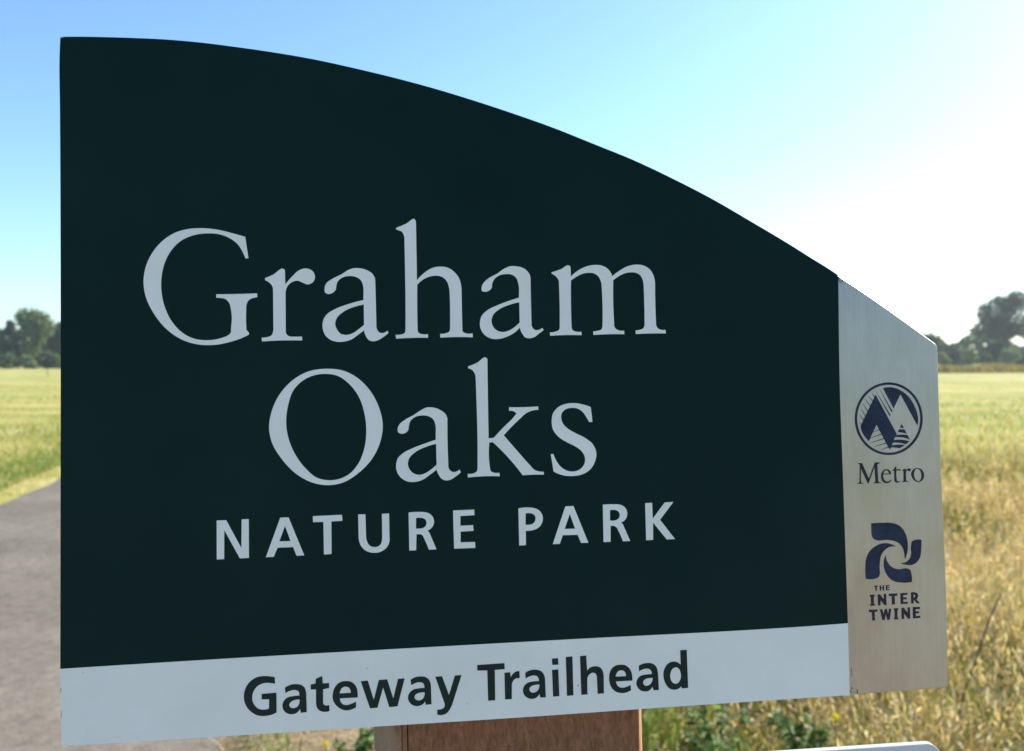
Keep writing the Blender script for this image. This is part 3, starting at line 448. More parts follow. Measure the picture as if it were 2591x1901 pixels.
def m_dirt():
    M = NT('dry_dirt')
    v = M.co()
    n1 = M.noise(3, 5, .65, v); n2 = M.noise(30, 5, .7, v)
    c = M.ramp(n1, [(.3, (.20, .145, .085)), (.7, (.40, .31, .19))])
    c = M.mix(.6, c, M.ramp(n2, [(.3, .5), (.7, 1.4)]), 'MULTIPLY')
    M.set(color=c, rough=.95, spec=.1)
    M.bump(n2, .9, .02)
    return M.m

def gz(x, y):
    """gentle unevenness of the field, flat near the path and the sign"""
    r = np.hypot(x, y); k = np.clip((r - 12) / 40, 0, 1)
    return k * (.10 * np.sin(x * .21 + 1.3) * np.cos(y * .17) + .07 * np.sin(x * .07 - y * .11))

xs = np.concatenate([-np.geomspace(2000, 14, 26), np.linspace(-12, 12, 25), np.geomspace(14, 2000, 26)])
ys = np.concatenate([-np.geomspace(600, 10, 14), np.linspace(-8, 90, 50), np.geomspace(95, 2500, 22)])
X, Y = np.meshgrid(xs, ys)
V = np.stack([X.ravel(), Y.ravel(), (gz(X, Y) * (Y < 90)).ravel()], 1)
nx, ny = len(xs), len(ys)
I = (np.arange(ny - 1)[:, None] * nx + np.arange(nx - 1)[None, :]).ravel()
tag(np_mesh('ground', V, np.stack([I, I + 1, I + nx + 1, I + nx], 1), m_field(), smooth=True), kind='structure')

rng = np.random.default_rng(7)
py = np.concatenate([np.linspace(-14, 12, 80), np.linspace(12.5, 60, 60)])
PV, PF = [], []
for i, y in enumerate(py):
    l = path_left(y) + .035 * math.sin(y * 2.1) + .02 * math.sin(y * 5.3)
    r = path_left(y) + PW + .035 * math.sin(y * 1.7 + 2) + .025 * math.sin(y * 6.1)
    for q in range(5):
        x = l + (r - l) * q / 4
        PV.append((x, y, float(gz(np.array(x), np.array(y))) + .018 - .012 * (q in (0, 4))))
    if i:
        for q in range(4):
            a = (i - 1) * 5 + q; PF.append((a, a + 1, a + 6, a + 5))
GV = [(-9, -16, .008), (7, -16, .008), (6.5, -1.2, .008), (1.5, -.4, .008), (-3, -.5, .008), (-9.5, -2, .008)]

tag(mesh_obj('path', PV, PF, m_asphalt(), smooth=True), kind='structure')

# bare dirt between the path and the posts, ragged outline
DV = [(0.0, 1.6, .006)]; DF = []; nD = 64
for i in range(nD):
    a = 2 * math.pi * i / nD
    r = 1 + .10 * math.sin(3 * a + 1) + .07 * math.sin(7 * a) + .04 * math.sin(13 * a + 2)
    DV.append((-.35 + 1.75 * r * math.cos(a), .9 + 2.75 * r * math.sin(a), .006))
for i in range(nD): DF.append((0, 1 + i, 1 + (i + 1) % nD))
tag(mesh_obj('dirt_patch', DV, DF, m_dirt()), kind='structure')

M = NT('compacted_gravel'); n1 = M.noise(1.3, 5, .6, M.co()); n2 = M.noise(90, 3, .7, M.co())
M.set(color=M.mix(.5, M.ramp(n1, [(.3, (.36, .30, .235)), (.7, (.47, .40, .32))]), M.ramp(n2, [(.3, .55), (.7, 1.4)]), 'MULTIPLY'), rough=.95, spec=.1)
M.bump(n2, .6, .006)
# the open gravel of the trailhead, where the viewer stands
GP = []
for i in range(len(GV)):
    a_, b_ = np.array(GV[i]), np.array(GV[(i + 1) % len(GV)])
    for q in range(8):
        p_ = a_ + (b_ - a_) * q / 8; GP.append((p_[0] + .15 * math.sin(i * 8 + q * 2.3), p_[1] + .15 * math.cos(i * 5 + q * 1.9), .026))
tag(mesh_obj('gravel_area', GP, [tuple(range(len(GP)))], M.m), kind='structure')

# ---------------------------------------------------------------- grasses
def blades(px, py, hgt, wid, lean, tint, seg=3, droop=.35, z0=None):
    """curved tapering blades, all in one array mesh"""
    n = len(px); az = rng.uniform(0, 2 * np.pi, n)
    dx, dy = np.cos(az), np.sin(az); wx, wy = -dy, dx
    # turn half of the blades' flats towards mixed directions
    tw = rng.uniform(-1, 1, n); wx, wy = np.cos(az + 1.57 + tw), np.sin(az + 1.57 + tw)
    zb = gz(px, py) if z0 is None else z0
    P = []
    for s in range(seg + 1):
        t = s / seg
        off = lean * hgt * (t ** 1.8)
        z = hgt * (t - droop * lean * t ** 3)
        ww = wid * (1 - t) ** .7 * .5 + 1e-4
        cx_, cy_ = px + dx * off, py + dy * off
        P.append(np.stack([cx_ - wx * ww, cy_ - wy * ww, zb + z], 1)); P.append(np.stack([cx_ + wx * ww, cy_ + wy * ww, zb + z], 1))
    K = 2 * (seg + 1)
    V = np.stack(P, 1).reshape(-1, 3); b = np.arange(n) * K
    F = np.concatenate([np.stack([b + 2*s, b + 2*s + 1, b + 2*s + 3, b + 2*s + 2], 1) for s in range(seg)])
    tips = np.stack([px + dx * lean * hgt, py + dy * lean * hgt, zb + hgt * (1 - droop * lean)], 1)
    return V, F, np.repeat(tint, K), tips, np.stack([dx, dy], 1)

def heads(tips, dirs, L, W, tint, k=6):
    """loose feathery seed heads: k small spikelets along the last part of each stem"""
    n = len(tips); Vs, Fs = [], []; off = 0
    bend = np.stack([dirs[:, 0] * .5 + rng.normal(0, .2, n), dirs[:, 1] * .5 + rng.normal(0, .2, n), np.full(n, 1.0)], 1)
    bend /= np.linalg.norm(bend, axis=1)[:, None]
    for q in range(k):
        u = (q + rng.random(n)) / k - .6
        c = tips + bend * (L * u)[:, None] + rng.normal(0, 1, (n, 3)) * (W * .8)[:, None]
        ax = bend + rng.normal(0, .45, (n, 3)); ax /= np.linalg.norm(ax, axis=1)[:, None]
        hl = (L * rng.uniform(.12, .24, n))[:, None]
        a = rng.uniform(0, np.pi, n); sd = np.stack([np.cos(a), np.sin(a), rng.normal(0, .3, n)], 1) * (W * rng.uniform(.25, .5, n))[:, None]
        Vs.append(np.stack([c - ax * hl, c + sd, c + ax * hl, c - sd], 1).reshape(-1, 3))
        b = np.arange(n) * 4 + off; off += 4 * n
        Fs.append(np.stack([b, b + 1, b + 2, b + 3], 1))
    return np.concatenate(Vs), np.concatenate(Fs), np.concatenate([np.repeat(np.clip(tint + rng.normal(0, .08, n), 0, 1), 4) for q in range(k)])

def merge(*parts):
    Vs, Fs, Ts, off = [], [], [], 0
    for V, F, T in parts:
        Vs.append(V); Fs.append(F + off); Ts.append(T); off += len(V)
    return np.concatenate(Vs), np.concatenate(Fs), np.concatenate(Ts)

def patchy(x, y, s, seed=0):
    k = np.zeros_like(x)
    for i in range(4):
        a = seed * 1.7 + i * 2.1; f_ = s * (1.6 ** i)
        k += np.sin(x * f_ * np.cos(a) + y * f_ * np.sin(a) + a * 3) * (.7 ** i) * np.cos(y * f_ * .8 * np.cos(a) - x * f_ * .6 + a)
    return k

STRAW = leafy('dry_grass', [(0, (.10, .115, .035)), (.25, (.22, .20, .07)), (.45, (.42, .30, .12)), (.65, (.64, .45, .23)), (.85, (.78, .65, .46)), (1, (.86, .70, .56))], .5, .55, .3)
MOWN = leafy('mown_grass', [(0, (.16, .23, .05)), (.3, (.31, .33, .09)), (.55, (.52, .44, .17)), (1, (.74, .60, .33))], .5, .6, .25)
GREENG = leafy('green_grass', [(0, (.07, .12, .025)), (.5, (.16, .25, .05)), (1, (.30, .37, .10))], .5, .5, .35)

# tall dry grass right of the posts
def right_zone(n, y0, y1, xmin=.55):
    y = y0 + (y1 - y0) * rng.random(n) ** .9
    u = rng.random(n)
    x0 = xmin + .16 * np.sin(y * 2.3) + .12 * np.sin(y * 5.1 + 1) + .07 * np.sin(y * 11) - .05 * (y - 3)
    x = x0 + (y * .95 + 2.2 - x0) * u - rng.exponential(.13, n) * (u < .12)
    return x, y
x, y = right_zone(95000, 2.35, 7.6)
keep = (patchy(x, y, 2.2, 1) > -1.15)
x, y = x[keep], y[keep]
hh = (.34 + .13 * patchy(x, y, 1.1, 3).clip(-1, 1) + rng.normal(0, .07, len(x))).clip(.12, .75) * np.clip((x - .1) / 1.1, .4, 1)
tt = (.52 + .26 * patchy(x, y, 1.7, 5) + rng.normal(0, .24, len(x))).clip(0, 1)
V1, F1, T1, tips, dr = blades(x, y, hh, rng.uniform(.002, .0048, len(x)), rng.uniform(.1, 1.1, len(x)), tt)
hs = rng.random(len(x)) < .24
Vh, Fh, Th = heads(tips[hs], dr[hs], rng.uniform(.04, .12, hs.sum()), rng.uniform(.004, .012, hs.sum()), rng.uniform(.55, 1, hs.sum()))
# thinning out towards the mown field
xb, yb = right_zone(26000, 7.0, 8.5)
yb = 6.6 + rng.gamma(1.4, 1.7, len(yb)); xb = .8 + (yb * .95 + 1.5) * rng.random(len(yb))
hb = (.30 + .10 * patchy(xb, yb, 1.1, 3).clip(-1, 1) + rng.normal(0, .06, len(xb))).clip(.08, .5) * np.clip(1.25 - (yb - 6.6) / 16, .45, 1)
V2, F2, T2, t2, d2 = blades(xb, yb, hb, rng.uniform(.004, .008, len(xb)) * yb / 6, rng.uniform(.2, 1.1, len(xb)), (.42 + .25 * patchy(xb, yb, 1.1, 5) + rng.normal(0, .24, len(xb))).clip(0, 1))
h2 = rng.random(len(xb)) < .12
V3, F3, T3 = heads(t2[h2], d2[h2], rng.uniform(.05, .12, h2.sum()), rng.uniform(.008, .02, h2.sum()), rng.uniform(.5, 1, h2.sum()))
V, F, T = merge((V1, F1, T1), (Vh, Fh, Th))
Va, Fa, Ta = merge((V2, F2, T2), (V3, F3, T3))
tag(np_mesh('thin_dry_grass', Va, Fa, STRAW, tint=Ta), 'sparser dry grass between the tall grass and the mown field', 'grass', kind='stuff')
tag(np_mesh('tall_dry_grass', V, F, STRAW, tint=T), 'tall golden dry grass with seed heads to the right of the posts', 'grass', kind='stuff')

# green growth through it
x, y = right_zone(52000, 2.4, 8.4, .35)
keep = (patchy(x, y, 2.0, 9) > .3) | ((x < 1.9) & (patchy(x, y, 3.1, 2) > .15))
x, y = x[keep], y[keep]
V, F, T, _, _ = blades(x, y, rng.uniform(.12, .42, len(x)), rng.uniform(.004, .010, len(x)), rng.uniform(.1, .8, len(x)), rng.random(len(x)))
tag(np_mesh('green_grass', V, F, GREENG, tint=T), 'fresh green grass growing through the dry grass', 'grass', kind='stuff')

# shorter grass further out, both sides of the path
def band(n, y0, y1, side):
    u = rng.random(n); y = y0 * (y1 / y0) ** u
    if side > 0:
        lo = path_left(y) + PW + .12; hi = y * .95 + 3
    else:
        hi = path_left(y) - .03; lo = -(y * 1.0 + 3)
    return lo + (hi - lo) * rng.random(n), y
parts = []
for n, y0, y1, side, h0 in ((75000, 7.0, 60, 1, .11), (60000, 3.0, 60, -1, .08)):
    x, y = band(n, y0, y1, side)
    sc = np.clip(y / 9, .6, 2.6)
    hh = (h0 + .04 * patchy(x, y, .8, 3) + rng.normal(0, .02, len(x))).clip(.03, .3) * (1.35 - .6 * np.clip((y - 7) / 25, 0, 1))
    tt = (.52 + .36 * patchy(x * .5, y * 1.7, .55, 5) + rng.normal(0, .16, len(x))).clip(0, 1)
    V, F, T, _, _ = blades(x, y, hh, rng.uniform(.006, .012, len(x)) * sc, rng.uniform(.3, 1.2, len(x)), tt, 2)
    parts.append((V, F, T))
tag(np_mesh('mown_dry_grass', *merge(*parts)[:2], MOWN, tint=merge(*parts)[2]), 'short yellow mown grass covering the field', 'grass', kind='stuff')
# green strip beside the path and between path and posts
parts = []
y = 3.0 * (40 / 3.0) ** rng.random(22000); x = path_left(y) - .18 - np.abs(rng.normal(0, .75, len(y))) - .15
sc = np.clip(y / 9, .6, 2.5)
V, F, T, _, _ = blades(x, y, rng.uniform(.04, .12, len(x)), rng.uniform(.006, .012, len(x)) * sc, rng.uniform(.2, 1.1, len(x)), rng.uniform(.3, 1, len(x)), 2)
parts.append((V, F, T))
y = rng.uniform(1.2, 9, 22000); x = path_left(y) + PW + .1 + rng.random(len(y)) * 3.2
keep = ((patchy(x, y, 2.6, 4) > .25) | (y > 4.5)) & (x < .9 + .2 * y)
x, y = x[keep], y[keep]
V, F, T, _, _ = blades(x, y, rng.uniform(.04, .16, len(x)), rng.uniform(.005, .010, len(x)), rng.uniform(.3, 1.2, len(x)), rng.random(len(x)), 2)
parts.append((V, F, T))
V, F, T = merge(*parts)
tag(np_mesh('path_side_grass', V, F, GREENG, tint=T), 'low green grass along both edges of the path', 'grass', kind='stuff')
# straw litter on the dirt
n = 7000
x = rng.normal(-.4, .8, n); y = rng.uniform(1.0, 4.2, n)
keep = x > path_left(y) + PW + .03; x, y = x[keep], y[keep]; n = len(x)
V, F, T, _, _ = blades(x, y, rng.uniform(.012, .03, n), rng.uniform(.002, .005, n), rng.uniform(2, 6, n), rng.uniform(.3, 1, n), 2, 0.0, np.full(n, .007))
tag(np_mesh('straw_litter', V, F, STRAW, tint=T), 'loose pale straw scattered over the dirt', 'straw', kind='stuff')
# strip of uncut dry grass along the far side of the field
n = 30000
x = rng.uniform(20, 110, n); y = 84 + rng.normal(0, 1.3, n) + .02 * np.abs(x)
V, F, T, _, _ = blades(x, y, (.75 + .28 * patchy(x, y, .5, 3) + rng.normal(0, .12, n)).clip(.2, 1.4), rng.uniform(.04, .10, n), rng.uniform(.1, .7, n), rng.uniform(.0, .52, n), 2, z0=np.zeros(n))
tag(np_mesh('uncut_grass_strip', V, F, STRAW, tint=T), 'strip of uncut brown grass along the far edge of the field', 'grass', kind='stuff')

# a few single plants one can pick out
def flower(label, x, y, z, r):
    t = empty('yellow_flower', (x, y, 0)); tag(t, label, 'flower', 'small yellow wildflowers')
    # stem
    V, F = [], []
    for i in range(6):
        zz = (z - .004) * i / 5; ox = .012 * math.sin(i * .6)
        for q in range(5):
            a = 2 * math.pi * q / 5; V.append((ox + .0016 * math.cos(a), .0016 * math.sin(a), zz))
        if i:
            for q in range(5): F.append(((i-1)*5+q, (i-1)*5+(q+1) % 5, i*5+(q+1) % 5, i*5+q))
    mesh_obj('stem', V, F, GREENG, t); ex = .012 * math.sin(3.0)
    # rays: two whorls of narrow petals around a domed centre, facing up and to the viewer
    rnd = random.Random(int(x * 100)); V, F = [], []
    tilt = Matrix.Rotation(rad(55), 3, 'X')
    for ring, (k, rr, lift) in enumerate(((15, 1.0, .12), (13, .74, .30), (9, .45, .48))):
        for q in range(k):
            a = 2 * math.pi * (q + .5 * ring) / k + rnd.uniform(-.08, .08); wd = .20 * rr
            R = r * rr * rnd.uniform(.9, 1.06); c, s = math.cos(a), math.sin(a)
            loc = [(0, 0, 0), (.55, wd, lift * .5), (.95, wd * .8, lift * .8), (1.02, 0, lift * .8), (.95, -wd * .8, lift * .8), (.55, -wd, lift * .5)]
            b = len(V)
            for (u, v_, z_) in loc:
                p = tilt @ Vector((R * (u * c - v_ * s), R * (u * s + v_ * c), r * z_)); V.append((p.x + ex, p.y, p.z + z))
            F.append(tuple(range(b, b + 6)))
    mesh_obj('petals', V, F, YEL, t)
    V, F = [], []
    for i in range(4):
        ph = i / 3 * 1.4
        for q in range(8):
            a = 2 * math.pi * q / 8
            p = tilt @ Vector((r * .26 * math.cos(a) * math.cos(ph), r * .26 * math.sin(a) * math.cos(ph), r * (.25 + .3 * math.sin(ph)))); V.append((p.x + ex, p.y, p.z + z))
        if i:
            for q in range(8): F.append(((i-1)*8+q, (i-1)*8+(q+1) % 8, i*8+(q+1) % 8, i*8+q))
    mesh_obj('flower_centre', V, F, YEL2, t)
M = NT('yellow_petal'); M.set(color=(.95, .78, .02), rough=.5)
tr = M.n("ShaderNodeBsdfTranslucent"); tr.inputs[0].default_value = (1, .80, .02, 1); mx = M.n("ShaderNodeMixShader"); mx.inputs[0].default_value = .5
M.l(M.b.outputs[0], mx.inputs[1]); M.l(tr.outputs[0], mx.inputs[2]); M.l(mx.outputs[0], M.out.inputs[0]); YEL = M.m
M = NT('flower_centre_yellow'); M.set(color=M.ramp(M.noise(900, 2, .5, M.co()), [(.3, (.75, .5, .01)), (.7, (.95, .75, .02))]), rough=.7); YEL2 = M.m
flower('small yellow flower in the grass under the metal end of the green sign', 0.828, 2.10, .580, .0095)
flower('small yellow flower in the weeds left of the brown post', -.640, 2.8, .178, .011)

def stalk(name, label, cat, pts, r0, r1, mat, group=None):
    V, F = [], []; m = 6
    for i, p in enumerate(pts):
        r = r0 + (r1 - r0) * i / (len(pts) - 1)
        for q in range(m):
            a = 2 * math.pi * q / m; V.append((p[0] + r * math.cos(a), p[1] + r * math.sin(a), p[2]))
        if i:
            for q in range(m): F.append(((i-1)*m+q, (i-1)*m+(q+1) % m, i*m+(q+1) % m, i*m+q))
    F.append(tuple(range(m))[::-1]); F.append(tuple(range((len(pts)-1)*m, len(pts)*m)))
    o = mesh_obj(name, V, F, mat)
    return tag(o, label, cat, group)
BARK = NT('grey_brown_bark'); BARK.set(color=BARK.ramp(BARK.noise(6, 5, .7, BARK.co((4, 4, 1))), [(.3, (.035, .026, .02)), (.7, (.11, .085, .065))]), rough=.9, spec=.1); BARK = BARK.m
stalk('dead_stem', 'thin dark dead stem leaning in the tall grass at the right edge', 'stem',
      [(1.60, 3.0, 0), (1.66, 3.0, .28), (1.753, 3.0, .56), (1.79, 3.0, .64)], .0035, .003, BARK)
stalk('wooden_stake', 'thin brown stake standing far off in the field left of the sign', 'stake',
      [(-36.6, 65, -.1), (-36.62, 65, .5), (-36.6, 65, 1.0), (-36.58, 65, 1.5)], .028, .024, BARK)

# leafy green weed clumps
LEAF = leafy('weed_leaf', [(0, (.07, .13, .03)), (.5, (.14, .24, .055)), (1, (.26, .38, .10))], .5, .5, .4)
def weed(label, x, y, R, H, n, seed, leaf=.036):
    t = empty('leafy_weed', (x, y, 0)); tag(t, label, 'weed', 'leafy green weeds near the posts')
    g = np.random.default_rng(seed)
    k = 9
    sa = g.uniform(0, 2*np.pi, k); sl = g.uniform(.2, 1, k)
    V, F = [], []
    for i in range(k):
        for s in range(5):
            q = s / 4; cx_ = R * .8 * sl[i] * q ** 1.4 * math.cos(sa[i]); cy_ = R * .8 * sl[i] * q ** 1.4 * math.sin(sa[i]); b = len(V)
            for a in range(4): V.append((cx_ + .0025 * math.cos(a*1.57), cy_ + .0025 * math.sin(a*1.57), H * q * (1 - .25 * sl[i])))
            if s:
                for a in range(4): F.append((b-4+a, b-4+(a+1) % 4, b+(a+1) % 4, b+a))
    mesh_obj('stems', V, F, GREENG, t)
    i = g.integers(0, k, n); q = g.uniform(.1, 1, n)
    c = np.stack([R*.8*sl[i]*q**1.4*np.cos(sa[i]), R*.8*sl[i]*q**1.4*np.sin(sa[i]), H*q*(1-.25*sl[i])], 1)
    az = g.uniform(0, 2*np.pi, n); up = g.uniform(-.2, .9, n); L = leaf * g.uniform(.5, 1.2, n)
    d = np.stack([np.cos(az)*np.cos(up), np.sin(az)*np.cos(up), np.sin(up)], 1); sdv = np.stack([-np.sin(az), np.cos(az), g.normal(0, .3, n)], 1)
    W_ = (L * .28)[:, None]
    VV = np.stack([c, c + d*(L*.35)[:, None] + sdv*W_, c + d*(L*.75)[:, None] + sdv*W_*.7 - [0, 0, .004], c + d*L[:, None] - [0, 0, .01], c + d*(L*.75)[:, None] - sdv*W_*.7 - [0, 0, .004], c + d*(L*.35)[:, None] - sdv*W_], 1).reshape(-1, 3)
    b = np.arange(n) * 6
    np_mesh('leaves', VV, np.stack([b, b+1, b+2, b+3, b+4, b+5], 1), LEAF, t, tint=np.repeat(g.random(n), 6))
weed('leafy green weed left of the brown post, under the light band', -.58, 2.95, .15, .15, 300, 11)
weed('low green weed hugging the left side of the brown post', -.42, 3.35, .12, .13, 200, 12)
weed('bright green weed just right of the brown post', .42, 3.1, .16, .30, 380, 13)
weed('tall dark green weed midway between post and metal strip', .98, 2.75, .17, .36, 560, 14)
weed('spreading green weed beside the bright one, nearer the grey sign', .72, 2.85, .2, .30, 480, 15)
weed('shadowy green weed beyond the rounded corner of the grey sign', 1.62, 2.6, .2, .28, 420, 16)

# ---------------------------------------------------------------- trees
OAK = leafy('oak_leaves', [(0, (.026, .050, .018)), (.5, (.048, .086, .028)), (1, (.088, .145, .042))], .28, .5, .35)
BROAD = leafy('broad_leaves', [(0, (.06, .10, .030)), (.5, (.12, .18, .05)), (1, (.21, .28, .09))], .35, .5, .3)
PALE = leafy('pale_leaves', [(0, (.13, .18, .07)), (.5, (.24, .31, .12)), (1, (.36, .43, .19))], .35, .5, .3)
def tree(name, label, cat, x, y, lobes, n, leaf, mat, seed, trunk=(0, .25), group=None):
    """lobes: (dx, dy, z, rx, ry, rz); trunk: (lean, radius)"""
    g = np.random.default_rng(seed)
    t = empty(name, (x, y, 0)); tag(t, label, cat, group)
    vol = np.array([l[3] * l[4] * l[5] for l in lobes]) ** .75; pr = vol / vol.sum()
    li = g.choice(len(lobes), n, p=pr); Lb = np.array(lobes)[li]
    d = g.normal(0, 1, (n, 3)); d /= np.linalg.norm(d, axis=1)[:, None]
    # clumps: leaves gather in sprays on the lobe's shell, leaving gaps
    K = max(10, n // 30); cd = g.normal(0, 1, (K, 3)); cd /= np.linalg.norm(cd, axis=1)[:, None]
    ci = g.integers(0, K, n); r = (.2 + .72 * g.random(K) ** .6)[ci]
    dd = cd[ci] * r[:, None] + d * g.uniform(.02, .42, n)[:, None]
    P = Lb[:, :3] + dd * Lb[:, 3:]
    P[:, 2] = np.maximum(P[:, 2], .15)
    a = g.normal(0, 1, (n, 3)); a /= np.linalg.norm(a, axis=1)[:, None]
    b = np.cross(a, g.normal(0, 1, (n, 3))); b /= np.linalg.norm(b, axis=1)[:, None]
    s = leaf * g.uniform(.5, 1.2, n)[:, None]
    V = np.stack([P - a * s, P + b * s * .5, P + a * s, P - b * s * .5], 1).reshape(-1, 3)
    i = np.arange(n) * 4
    np_mesh('crown', V, np.stack([i, i+1, i+2, i+3], 1), mat, t, tint=np.repeat((g.random(K)[ci] * .6 + g.random(n) * .4), 4))
    # trunk and limbs
    V, F = [], []
    def limb(p0, p1, r0, r1, m=7, k=5, wob=.12):
        p0, p1 = np.array(p0, float), np.array(p1, float); base = len(V); Ln = np.linalg.norm(p1 - p0)
        for s_ in range(k + 1):
            q = s_ / k; c = p0 + (p1 - p0) * q + (g.normal(0, wob * Ln * .15, 3) if 0 < s_ < k else 0); r_ = r0 + (r1 - r0) * q
            ax = (p1 - p0) / Ln; u = np.cross(ax, [.3, 1, .2]); u /= np.linalg.norm(u); v_ = np.cross(ax, u)
            for z in range(m):
                A = 2*np.pi*z/m; V.append(tuple(c + r_ * (u*np.cos(A) + v_*np.sin(A))))
            if s_:
                for z in range(m):
                    a0 = base + (s_-1)*m; F.append((a0+z, a0+(z+1) % m, a0+m+(z+1) % m, a0+m+z))
    top = max(l[2] for l in lobes); mid = np.average([l[:2] for l in lobes], axis=0)
    fork = (mid[0] * .4, mid[1] * .4, top * .42)
    limb((0, 0, -.1), fork, trunk[1], trunk[1] * .7, 9, 6)
    for l in lobes[:14]:
        limb(fork, (l[0], l[1], l[2] + .2 * l[5]), trunk[1] * .5, trunk[1] * .08)
    mesh_obj('trunk', V, F, BARK, t, True)
    return t

D = 130.0
def WX(px, d=D): return (px - 1295.5) / 2087 * d       # bearing of a far thing -> metres across at distance d
def WZ(py, d=D): return 1.5 + (907 - py) / 2087 * d
def blob(w_, z0, z1, k, seed, dep=None, sq=.5):
    """k lobes filling a crown w_ wide between heights z0 and z1"""
    g = random.Random(seed); out = []; H = z1 - z0; dep = dep or w_
    for i in range(k):
        q = (i + .5) / k; zz = z0 + H * (.12 + .78 * q)
        wr = w_ / 2 * (1 - abs(2 * q - .9) ** 2.2 * sq)
        a = g.uniform(0, 6.28); rr = g.uniform(.15, .55) * wr
        r = (g.uniform(.6, .8) if H > 4.5 else g.uniform(.28, .62)) * wr; rr *= (1 if H > 4.5 else 1.5); rz = min(r * .95, H * .30); zz = min(zz, z1 - rz * 1.02)
        out.append((rr * math.cos(a), rr * math.sin(a) * dep / w_, zz, r, r, rz))
    return out

# the lone oak at the right edge
g = random.Random(3); lob = []
for (lx, lz, r) in ((.3, 11.1, 1.4), (-1.6, 10.4, 1.5), (2.0, 10.0, 1.5), (-3.3, 9.2, 1.5), (0, 8.8, 2.2), (3.4, 8.4, 1.7), (-3.7, 7.3, 1.6), (-1.2, 6.8, 2.0),
                    (1.8, 6.8, 2.0), (4.2, 6.6, 1.5), (-4.6, 5.8, 1.2), (-2.6, 5.4, 1.3), (.3, 4.9, 1.6), (3.0, 5.0, 1.5), (-4.0, 8.1, 1.2), (-3.9, 6.3, 1.5), (-4.8, 7.0, 1.1), (-3.2, 5.0, 1.2), (.2, 10.2, 1.7), (.6, 6.0, 1.8)):
    lx = lx + max(0, -lx - 2.6) * .42 if lz < 8.7 else lx
    lob.append((lx, g.uniform(-2.5, 2.5), max(lz, 5.3), r, r, r * .85))
tree('oak_tree', 'large dark oak with light showing through its crown at the right edge', 'tree', WX(2551), D, lob, 13500, .22, OAK, 21, (0, .55))
trees = [
 # name,label,px,top,width px,distance,base z,count,material
 ('tall_tree', 'tall square-topped green tree left of the sign, highest in its row', 90, 781, 78, 130, .3, 13000, BROAD),
 ('tall_tree', 'narrow dark tree at the left edge beside the tall square-topped one', 24, 800, 38, 134, .5, 6000, OAK),
 ('tall_tree', 'dark tree half hidden behind the left edge of the green sign', 150, 812, 50, 133, .5, 6500, OAK),
 ('broadleaf_tree', 'low rounded tree at the far left edge below the narrow dark one', -6, 826, 70, 128, .3, 6500, BROAD),
 ('broadleaf_tree', 'dark bushy tree filling the gap left of the tall square-topped tree', 48, 832, 60, 126, .3, 6500, OAK),
 ('broadleaf_tree', 'dark tree sloping out from behind the top corner of the metal strip', 2352, 842, 66, 134, .8, 5000, OAK),
 ('broadleaf_tree', 'hazy grey-green tree behind the hedge right of the metal strip', 2404, 868, 52, 140, .8, 4000, OAK),
 ('broadleaf_tree', 'faint low tree in the back row between hedge and oak', 2446, 884, 46, 146, .5, 1800, BROAD),
 ('broadleaf_tree', 'brown-green rounded tree directly beneath the oak', 2532, 860, 56, 124, .3, 5000, OAK),
]
for i, (nm, lb, px, top, wd, d, z0, cnt, mt) in enumerate(trees):
    wm = wd / 2087 * d * 1.1; zt = WZ(top, d)
    tree(nm, lb, 'tree', WX(px, d), d, blob(wm, z0, zt, max(6, int((zt - z0) / 1.0)), 30 + i, None, .04 if i == 0 else .4), cnt, .28, mt, 50 + i, (0, .18), 'trees along the far edge of the field')
bushes = [
 ('olive shrub at the left edge in front of the trees', 12, 893, 56, BROAD),
 ('low olive shrub in front of the tall square-topped tree', 66, 900, 50, PALE),
 ('dark shrub at the foot of the trees beside the green sign', 112, 892, 50, OAK),
 ('green shrub touching the left edge of the green sign', 150, 897, 40, BROAD),
 ('pale green bush touching the edge of the metal strip', 2388, 892, 40, PALE),
 ('dark green bush, second right of the metal strip', 2418, 886, 40, OAK),
 ('light green bush in the middle of the right-hand hedge', 2455, 880, 46, PALE),
 ('grey-green low bush in front of the light green one', 2440, 908, 44, PALE),
 ('mid green bush between the light green bush and the oak', 2492, 896, 44, BROAD),
 ('light green bush leaning in front of the oak', 2556, 880, 50, PALE),
 ('dark bush at the right edge in front of the oak', 2588, 890, 48, OAK),
 ('pale rounded shrub low in front of the oak', 2546, 912, 40, PALE),
]
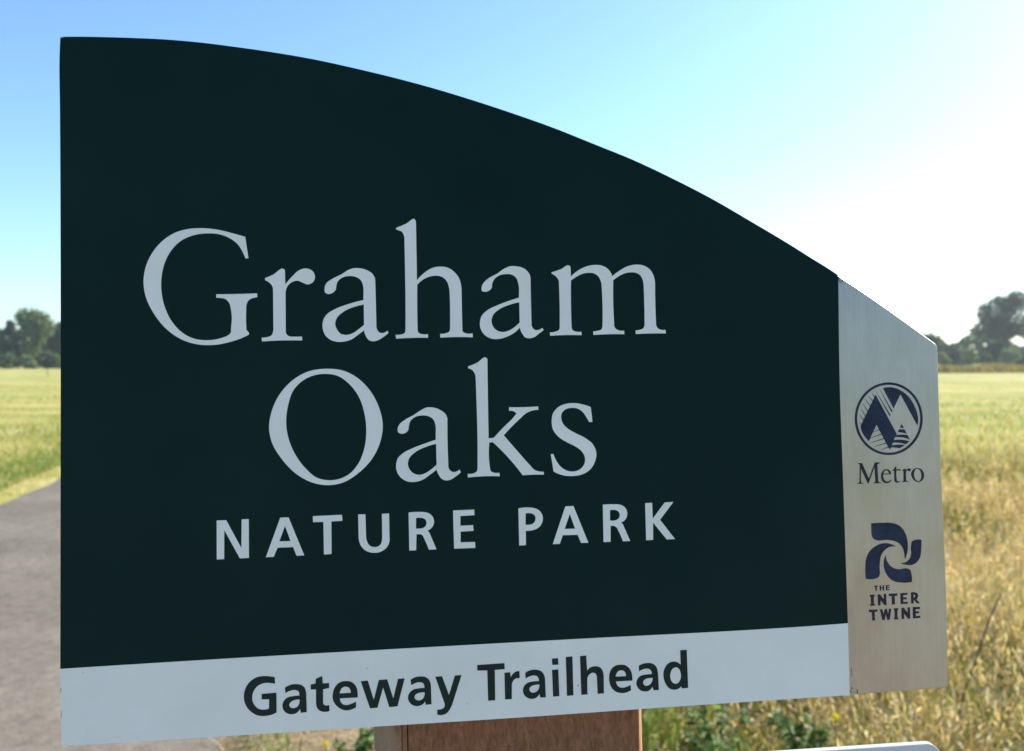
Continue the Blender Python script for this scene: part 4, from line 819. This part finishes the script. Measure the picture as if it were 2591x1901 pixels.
for i, (lb, px, top, wd, mt) in enumerate(bushes):
    d = 118 + (i % 3) * 1.5; wm = wd / 2087 * d * 1.1; zt = WZ(top, d)
    tree('bush', lb, 'bush', WX(px, d), d, blob(wm, .0, zt, 7, 70 + i, wm * .8, .35), 2600, .24, mt, 90 + i, (0, .08), 'bushes along the far edge of the field')

# continuous far-off wood closing the horizon behind everything
g = np.random.default_rng(5); n = 60000
az = g.uniform(-rad(75), rad(75), n); dd = g.uniform(165, 195, n)
bump = 4.4 + .9 * np.sin(az * 40) + .7 * np.sin(az * 97 + 1) + .5 * np.sin(az * 211 + 2) + .4 * np.sin(dd * .4 + az * 30)
P = np.stack([np.sin(az) * dd, np.cos(az) * dd, bump * g.random(n) ** .6], 1)
a = g.normal(0, 1, (n, 3)); a /= np.linalg.norm(a, axis=1)[:, None]; b = np.cross(a, g.normal(0, 1, (n, 3))); b /= np.linalg.norm(b, axis=1)[:, None]
s = g.uniform(.3, .7, n)[:, None]
V = np.stack([P - a * s, P + b * s * .6, P + a * s, P - b * s * .6], 1).reshape(-1, 3); i = np.arange(n) * 4
tag(np_mesh('distant_woodland', V, np.stack([i, i+1, i+2, i+3], 1), OAK, tint=np.repeat(g.random(n), 4)), 'far-off dark woodland low along the horizon', 'woodland', kind='stuff')

# ---------------------------------------------------------------- thin summer haze
hm = bpy.data.materials.new('summer_haze'); hm.use_nodes = True
ht = hm.node_tree; ht.nodes.remove(ht.nodes["Principled BSDF"])
pv = ht.nodes.new("ShaderNodeVolumePrincipled")
pv.inputs['Color'].default_value = (.80, .90, 1, 1); pv.inputs['Density'].default_value = .0005; pv.inputs['Anisotropy'].default_value = .3
ht.links.new(pv.outputs[0], ht.nodes["Material Output"].inputs['Volume'])
hx, hy0, hy1, hz0, hz1 = 2050, -650, 2550, -1.0, 16.0
HV = [(x_, y_, z_) for z_ in (hz0, hz1) for y_ in (hy0, hy1) for x_ in (-hx, hx)]
tag(mesh_obj('haze', HV, [(0, 2, 3, 1), (4, 5, 7, 6), (0, 1, 5, 4), (2, 6, 7, 3), (0, 4, 6, 2), (1, 3, 7, 5)], hm), 'thin pale summer haze over the fields', 'haze', kind='stuff')
